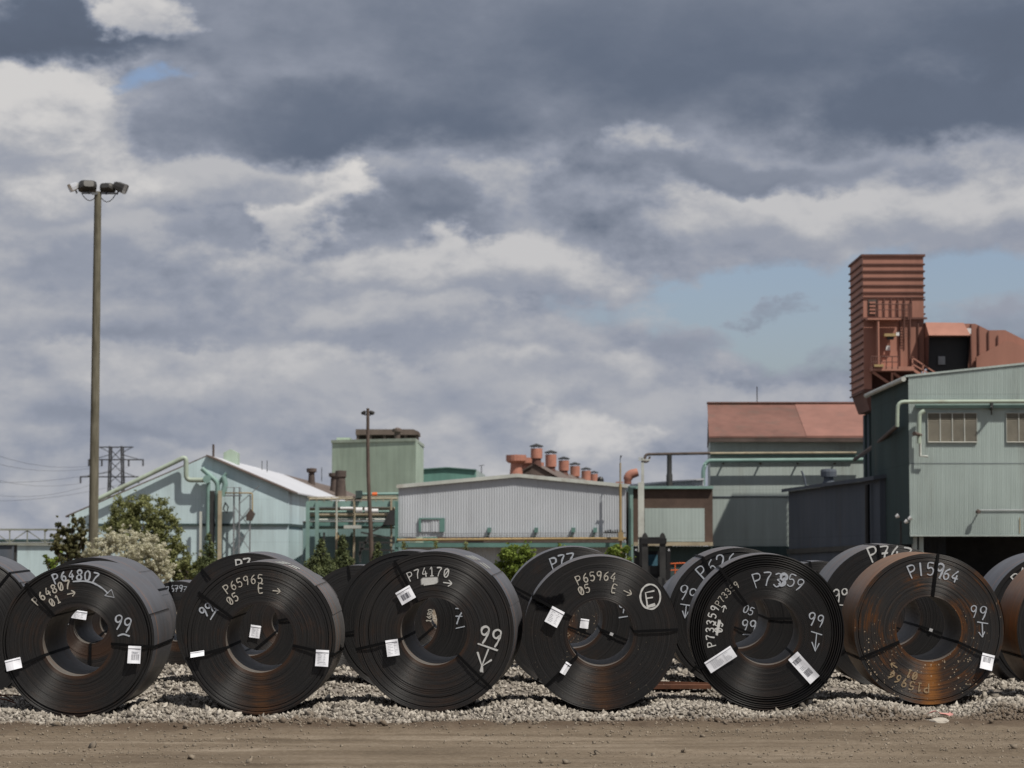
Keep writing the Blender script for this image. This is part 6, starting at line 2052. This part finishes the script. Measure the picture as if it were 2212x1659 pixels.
def spruce(label, U, Vtop, wU, Y, seed, n=2600, mat='leaf_spruce', group='spruces behind the coils'):
    g = random.Random(seed)
    root = thing('spruce_tree', label, 'tree', (X(U, Y), Y, GZ), group)
    top = P(U, Vtop, Y)
    Hh = top.z - GZ
    u = K * Y
    cl_ = []
    levels = 16
    for i in range(levels):
        s = i / (levels - 1)
        z = GZ + 0.15 + (Hh - 0.25) * s
        r = wU * u / 2 * (1 - s) ** 0.85 + 0.03
        k = max(3, int(9 * (1 - s)) + 2)
        for j in range(k):
            a = 2 * math.pi * (j + g.random() * .7) / k
            rr = r * g.uniform(.55, 1.0)
            cl_.append((top.x + rr * math.cos(a), Y + rr * math.sin(a), z + g.uniform(-.08, .08), 0.10 + 0.26 * r))
    leaves(cl_, 0.05, int(n * 5), 1.0, M[mat], 'crown', root, seed=seed)
    m = MB()
    m.tube([(top.x, Y, GZ), (top.x, Y, top.z - .05)], [.07, .012], 7)
    for c in cl_[::2]:
        m.tube([(top.x, Y, c[2] - .05), (c[0], c[1], c[2])], [.015, .006], 4)
    m.build('trunk', M['bark'], root)
    return root


broad_tree('dark_tree', 'dark olive evergreen beside the foot of the tall light pole', 'tree', 98, [(135, 1165, 24, 40), (168, 1155, 19, 42), (150, 1200, 36, 26)], 152, 15000, M['leaf_dark'], 0.045, 1, (0.06, 0.15))
broad_tree('broadleaf_tree', 'rounded olive green tree in front of the pale blue gable', 'tree', 104,
           [(268, 1105, 34, 38), (325, 1110, 48, 42), (300, 1150, 66, 45), (360, 1160, 36, 50), (260, 1150, 36, 45), (330, 1205, 60, 40), (385, 1205, 30, 34)], 318, 30000, M['leaf_olive'], 0.048, 2, (0.09, 0.22))
broad_tree('blossom_bush', 'cream flowering bush in front of the tall light pole', 'bush', 90, [(270, 1195, 72, 42), (215, 1195, 32, 36), (330, 1205, 42, 36), (255, 1168, 30, 24), (305, 1172, 36, 22), (228, 1172, 14, 20), (285, 1160, 12, 18), (350, 1235, 30, 26), (270, 1235, 84, 26)], 270,
           46000, M['blossom'], 0.027, 3, (0.06, 0.15))
broad_tree('green_bush', 'low green bush under the ducts of the pale blue gable', 'bush', 100, [(405, 1235, 40, 22), (440, 1228, 28, 24)], 415, 6000, M['leaf_olive'], 0.05, 4, (0.10, 0.2))
broad_tree('green_bush', 'small bright bush at the foot of the dark olive evergreen', 'bush', 92, [(112, 1215, 14, 12)], 112, 700, M['leaf_bright'], 0.05, 5, (0.08, 0.16))
spruce('slim spruce in front of the duct tower', 452, 1152, 72, 96, 11, 1800)
spruce('broad spruce before the shaded teal wall', 694, 1165, 116, 96, 12, 4200)
spruce('slim dark spruce next to the broad spruce', 741, 1156, 70, 98, 13, 2400)
spruce('small spruce to the right of the thin wooden light pole', 816, 1172, 48, 100, 14, 1200)
for (U_, V_, s_, lb) in ((873, 1168, 21, 'little conifer sapling under the end of the yellow gas pipe'), (942, 1166, 22, 'little conifer sapling below the window of the grey hall'),
                         (1006, 1170, 23, 'little conifer sapling under the middle of the yellow gas pipe')):
    spruce(lb, U_, V_, 34, 104, s_, 500, 'leaf_olive', 'saplings in front of the grey hall')
broad_tree('green_shrub', 'bright green shrub just left of the coil chalked P77', 'shrub', 88, [(1120, 1196, 40, 18), (1098, 1225, 26, 30), (1140, 1225, 34, 26)], 1118, 6500, M['leaf_bright'], 0.048, 6, (0.09, 0.2))
broad_tree('green_shrub', 'small bright shrub above the rim of the coil chalked P77', 'shrub', 92, [(1212, 1190, 12, 10), (1225, 1205, 26, 14)], 1220, 1800, M['leaf_bright'], 0.045, 7, (0.07, 0.15))
broad_tree('green_shrub', 'bright shrub by the teal corner post of the brown annex', 'shrub', 95, [(1335, 1192, 24, 14), (1330, 1212, 30, 18)], 1333, 3500, M['leaf_bright'], 0.045, 8, (0.08, 0.17))

# ---- forklift facing the camera
YF = 116.0
fk = thing('forklift', 'black forklift truck facing the camera behind the coils', 'forklift', (X(1412, YF), YF, GZ))
part('chassis', M['black'], fk, lambda m: (m.box(X(1380, YF), X(1446, YF), YF + .4, YF + 2.6, 0.35, 1.15), m.box(X(1384, YF), X(1442, YF), YF + 1.8, YF + 2.9, 0.45, 1.45)))
for U_ in (1379, 1433):
    wz = 0.42
    wh = part('wheel', M['black'], fk, lambda m: m.tube([(X(U_, YF), YF + .7, GZ + wz), (X(U_ + 14, YF), YF + .7, GZ + wz)], wz, 18))
    part('rim', M['yellow'], wh, lambda m: m.tube([(X(U_ - .5, YF), YF + .7, GZ + wz), (X(U_ + 14.5, YF), YF + .7, GZ + wz)], wz * .5, 14))
    part('wheel', M['black'], fk, lambda m: m.tube([(X(U_ + 1, YF), YF + 2.3, GZ + wz), (X(U_ + 13, YF), YF + 2.3, GZ + wz)], wz, 18))
for U_ in (1386, 1424):
    part('mast_rail', M['steel_dark'], fk, lambda m: m.prism([(X(U_, YF), 0.15), (X(U_ + 13, YF), 0.15), (X(U_ + 13, YF), Z(1160, YF)), (X(U_ + 10, YF), Z(1153, YF)), (X(U_ + 6.5, YF), Z(1150.5, YF)), (X(U_ + 3, YF), Z(1153, YF)), (X(U_, YF), Z(1160, YF))], YF - .1, YF + .1))
part('mast_crosshead', M['black'], fk, lambda m: (m.box(X(1384, YF), X(1439, YF), YF - .16, YF - .11, Z(1175, YF), Z(1163, YF)), m.box(X(1386, YF), X(1434, YF), YF - .14, YF - .11, 0.5, 0.75)))
part('carriage', M['black'], fk, lambda m: m.box(X(1386, YF), X(1434, YF), YF - .3, YF - .15, 0.25, 0.6))
for U_ in (1392, 1420):
    part('fork', M['steel_dark'], fk, lambda m: (m.box(X(U_, YF), X(U_ + 8, YF), YF - 1.5, YF - .3, 0.1, 0.17), m.box(X(U_, YF), X(U_ + 8, YF), YF - .38, YF - .304, 0.17, 0.8)))
for (a_, b_) in ((1384, 1391), (1429, 1437)):
    part('cab_pillar', M['black'], fk, lambda m: m.box(X(a_, YF), X(b_, YF), YF + .5, YF + .62, 1.1, Z(1164, YF)))
    part('cab_pillar', M['black'], fk, lambda m: m.box(X(a_, YF), X(b_, YF), YF + 1.7, YF + 1.82, 1.1, Z(1164, YF)))
part('cab_roof', M['black'], fk, lambda m: m.box(X(1382, YF), X(1438, YF), YF + .45, YF + 1.9, Z(1164, YF) + .003, Z(1160, YF)))
part('cab_back', M['black'], fk, lambda m: m.box(X(1385, YF), X(1438, YF), YF + 1.5, YF + 1.6, 1.05, Z(1190, YF)))
for (a_, b_) in ((1371, 1384), (1440, 1449)):
    part('fender', M['black'], fk, lambda m: m.box(X(a_, YF), X(b_, YF), YF + .45, YF + 1.4, 0.5, Z(1192, YF)))
part('dashboard', M['black'], fk, lambda m: m.box(X(1386, YF), X(1438, YF), YF + .3, YF + .5, 0.9, Z(1222, YF)))
part('seat', M['tinted'], fk, lambda m: (m.box(X(1400, YF), X(1423, YF), YF + 1.2, YF + 1.35, 1.05, Z(1198, YF)), m.box(X(1398, YF), X(1424, YF), YF + .8, YF + 1.2, 1.05, 1.25)))
part('counterweight_grille', M['iron'], fk, lambda m: m.box(X(1393, YF), X(1428, YF), YF + 1.9, YF + 1.95, 1.2, Z(1195, YF)))
for U_ in (1374, 1445):
    hl = part('lamp_arm', M['black'], fk, lambda m: m.box(X(U_ - 4, YF), X(U_ + 4, YF), YF + .5, YF + .6, Z(1196, YF), Z(1183, YF)))
    part('headlight', M['lamp_glass'], hl, lambda m: m.tube([P(U_, 1188, YF + .49), P(U_, 1188, YF + .46)], 0.05, 10))
rl = thing('safety_rail', 'orange safety railing beside the forklift', 'railing', (X(1462, 118), 118, GZ))
part('rail', M['signal_orange'], rl, lambda m: m.tube(bend([(X(1445, 118), 118, GZ), P(1445, 1218, 118), P(1482, 1216, 118), (X(1482, 118), 118, GZ)], 0.1), 0.03, 6))
part('mid_rail', M['signal_orange'], rl, lambda m: m.tube([P(1445, 1232, 118), P(1482, 1231, 118)], 0.025, 6))
part('post', M['signal_orange'], rl, lambda m: m.tube([(X(1458, 118), 118, GZ), P(1458, 1217, 118)], 0.025, 6))

# ---- odds and ends on the ground
def lump(name, U, V, Y, sx, sy, sz, mat, label, cat, seed):
    g = random.Random(seed)
    bm = bmesh.new()
    bmesh.ops.create_icosphere(bm, subdivisions=3, radius=1)
    for v in bm.verts:
        n = mnoise.noise(v.co * 1.7 + Vector((seed, 0, 0))) * .35 + mnoise.noise(v.co * 5 + Vector((seed, 3, 0))) * .12
        v.co *= 1 + n
        v.co = Vector((v.co.x * sx, v.co.y * sy, max(v.co.z, -.35) * sz))
    me = bpy.data.meshes.new(name)
    bm.to_mesh(me)
    bm.free()
    me.materials.append(mat)
    o = bpy.data.objects.new(name, me)
    C.objects.link(o)
    o.location = P(U, V, Y)
    return tag(o, label, cat)


M['concrete'] = plain('pale_concrete', (0.33, 0.30, 0.255), 0.9, 0, 0.15, 12.0)
M['pink'] = plain('faded_pink_plastic', (0.50, 0.24, 0.21), 0.7, 0, 0.2, 8.0)
yc_ = 1.85 / ((1562 - 1199) * K)
lump('concrete_lump', 2025, 1562, 27.9, 0.15, 0.11, 0.055, M['concrete'], 'pale lump of concrete at the foot of the gravel', 'rubble', 3)
mb = MB()
pk = P(2030, 1545, 28.25)
g = random.Random(5)
gridp = [[(pk.x + (i - 3) * .045 + g.uniform(-.008, .008), pk.y + (j - 2) * .05, pk.z + 0.02 + g.uniform(-.012, .018) + .015 * math.sin(i)) for i in range(7)] for j in range(5)]
vs = [p for r_ in gridp for p in r_]
mb.smooth = True
mb.add(vs, [(j * 7 + i, j * 7 + i + 1, (j + 1) * 7 + i + 1, (j + 1) * 7 + i) for j in range(4) for i in range(6)])
tag(mb.build('plastic_scrap', M['pink']), 'crumpled pink plastic scrap above the concrete lump', 'scrap')
pl = P(1470, 1484, 32.2)
mb = MB()
mb.box(pl.x - .35, pl.x + .38, 32.1, 32.3, pl.z - .02, pl.z + .03)
mb.hexa([(pl.x - .34, 32.31, pl.z - .02), (pl.x + .37, 32.31, pl.z - .02), (pl.x + .37, 32.33, pl.z - .02), (pl.x - .34, 32.33, pl.z - .02), (pl.x - .34, 32.31, pl.z + .07), (pl.x + .37, 32.31, pl.z + .05), (pl.x + .37, 32.33, pl.z + .05), (pl.x - .34, 32.33, pl.z + .07)])
tag(mb.build('steel_angle', M['rust']), 'rusty steel angle lying on the gravel behind the circled E coil', 'steel bar')
for i, (ua, va, ub, vb, yy) in enumerate(((-10, 1504, 40, 1502, 29.2), (-6, 1508, 34, 1519, 29.0), (0, 1500, 30, 1514, 29.3))):
    mb = MB()
    mb.tube([P(ua, va, yy), P((ua + ub) / 2, (va + vb) / 2 - 2, yy), P(ub, vb, yy)], 0.008, 6)
    tag(mb.build('bent_rod', M['rust']), 'thin rusty bent rod by the P64807 coil, ' + ('lying level', 'steepest and longest', 'resting between the others')[i], 'rod', 'bent rods by the P64807 coil')
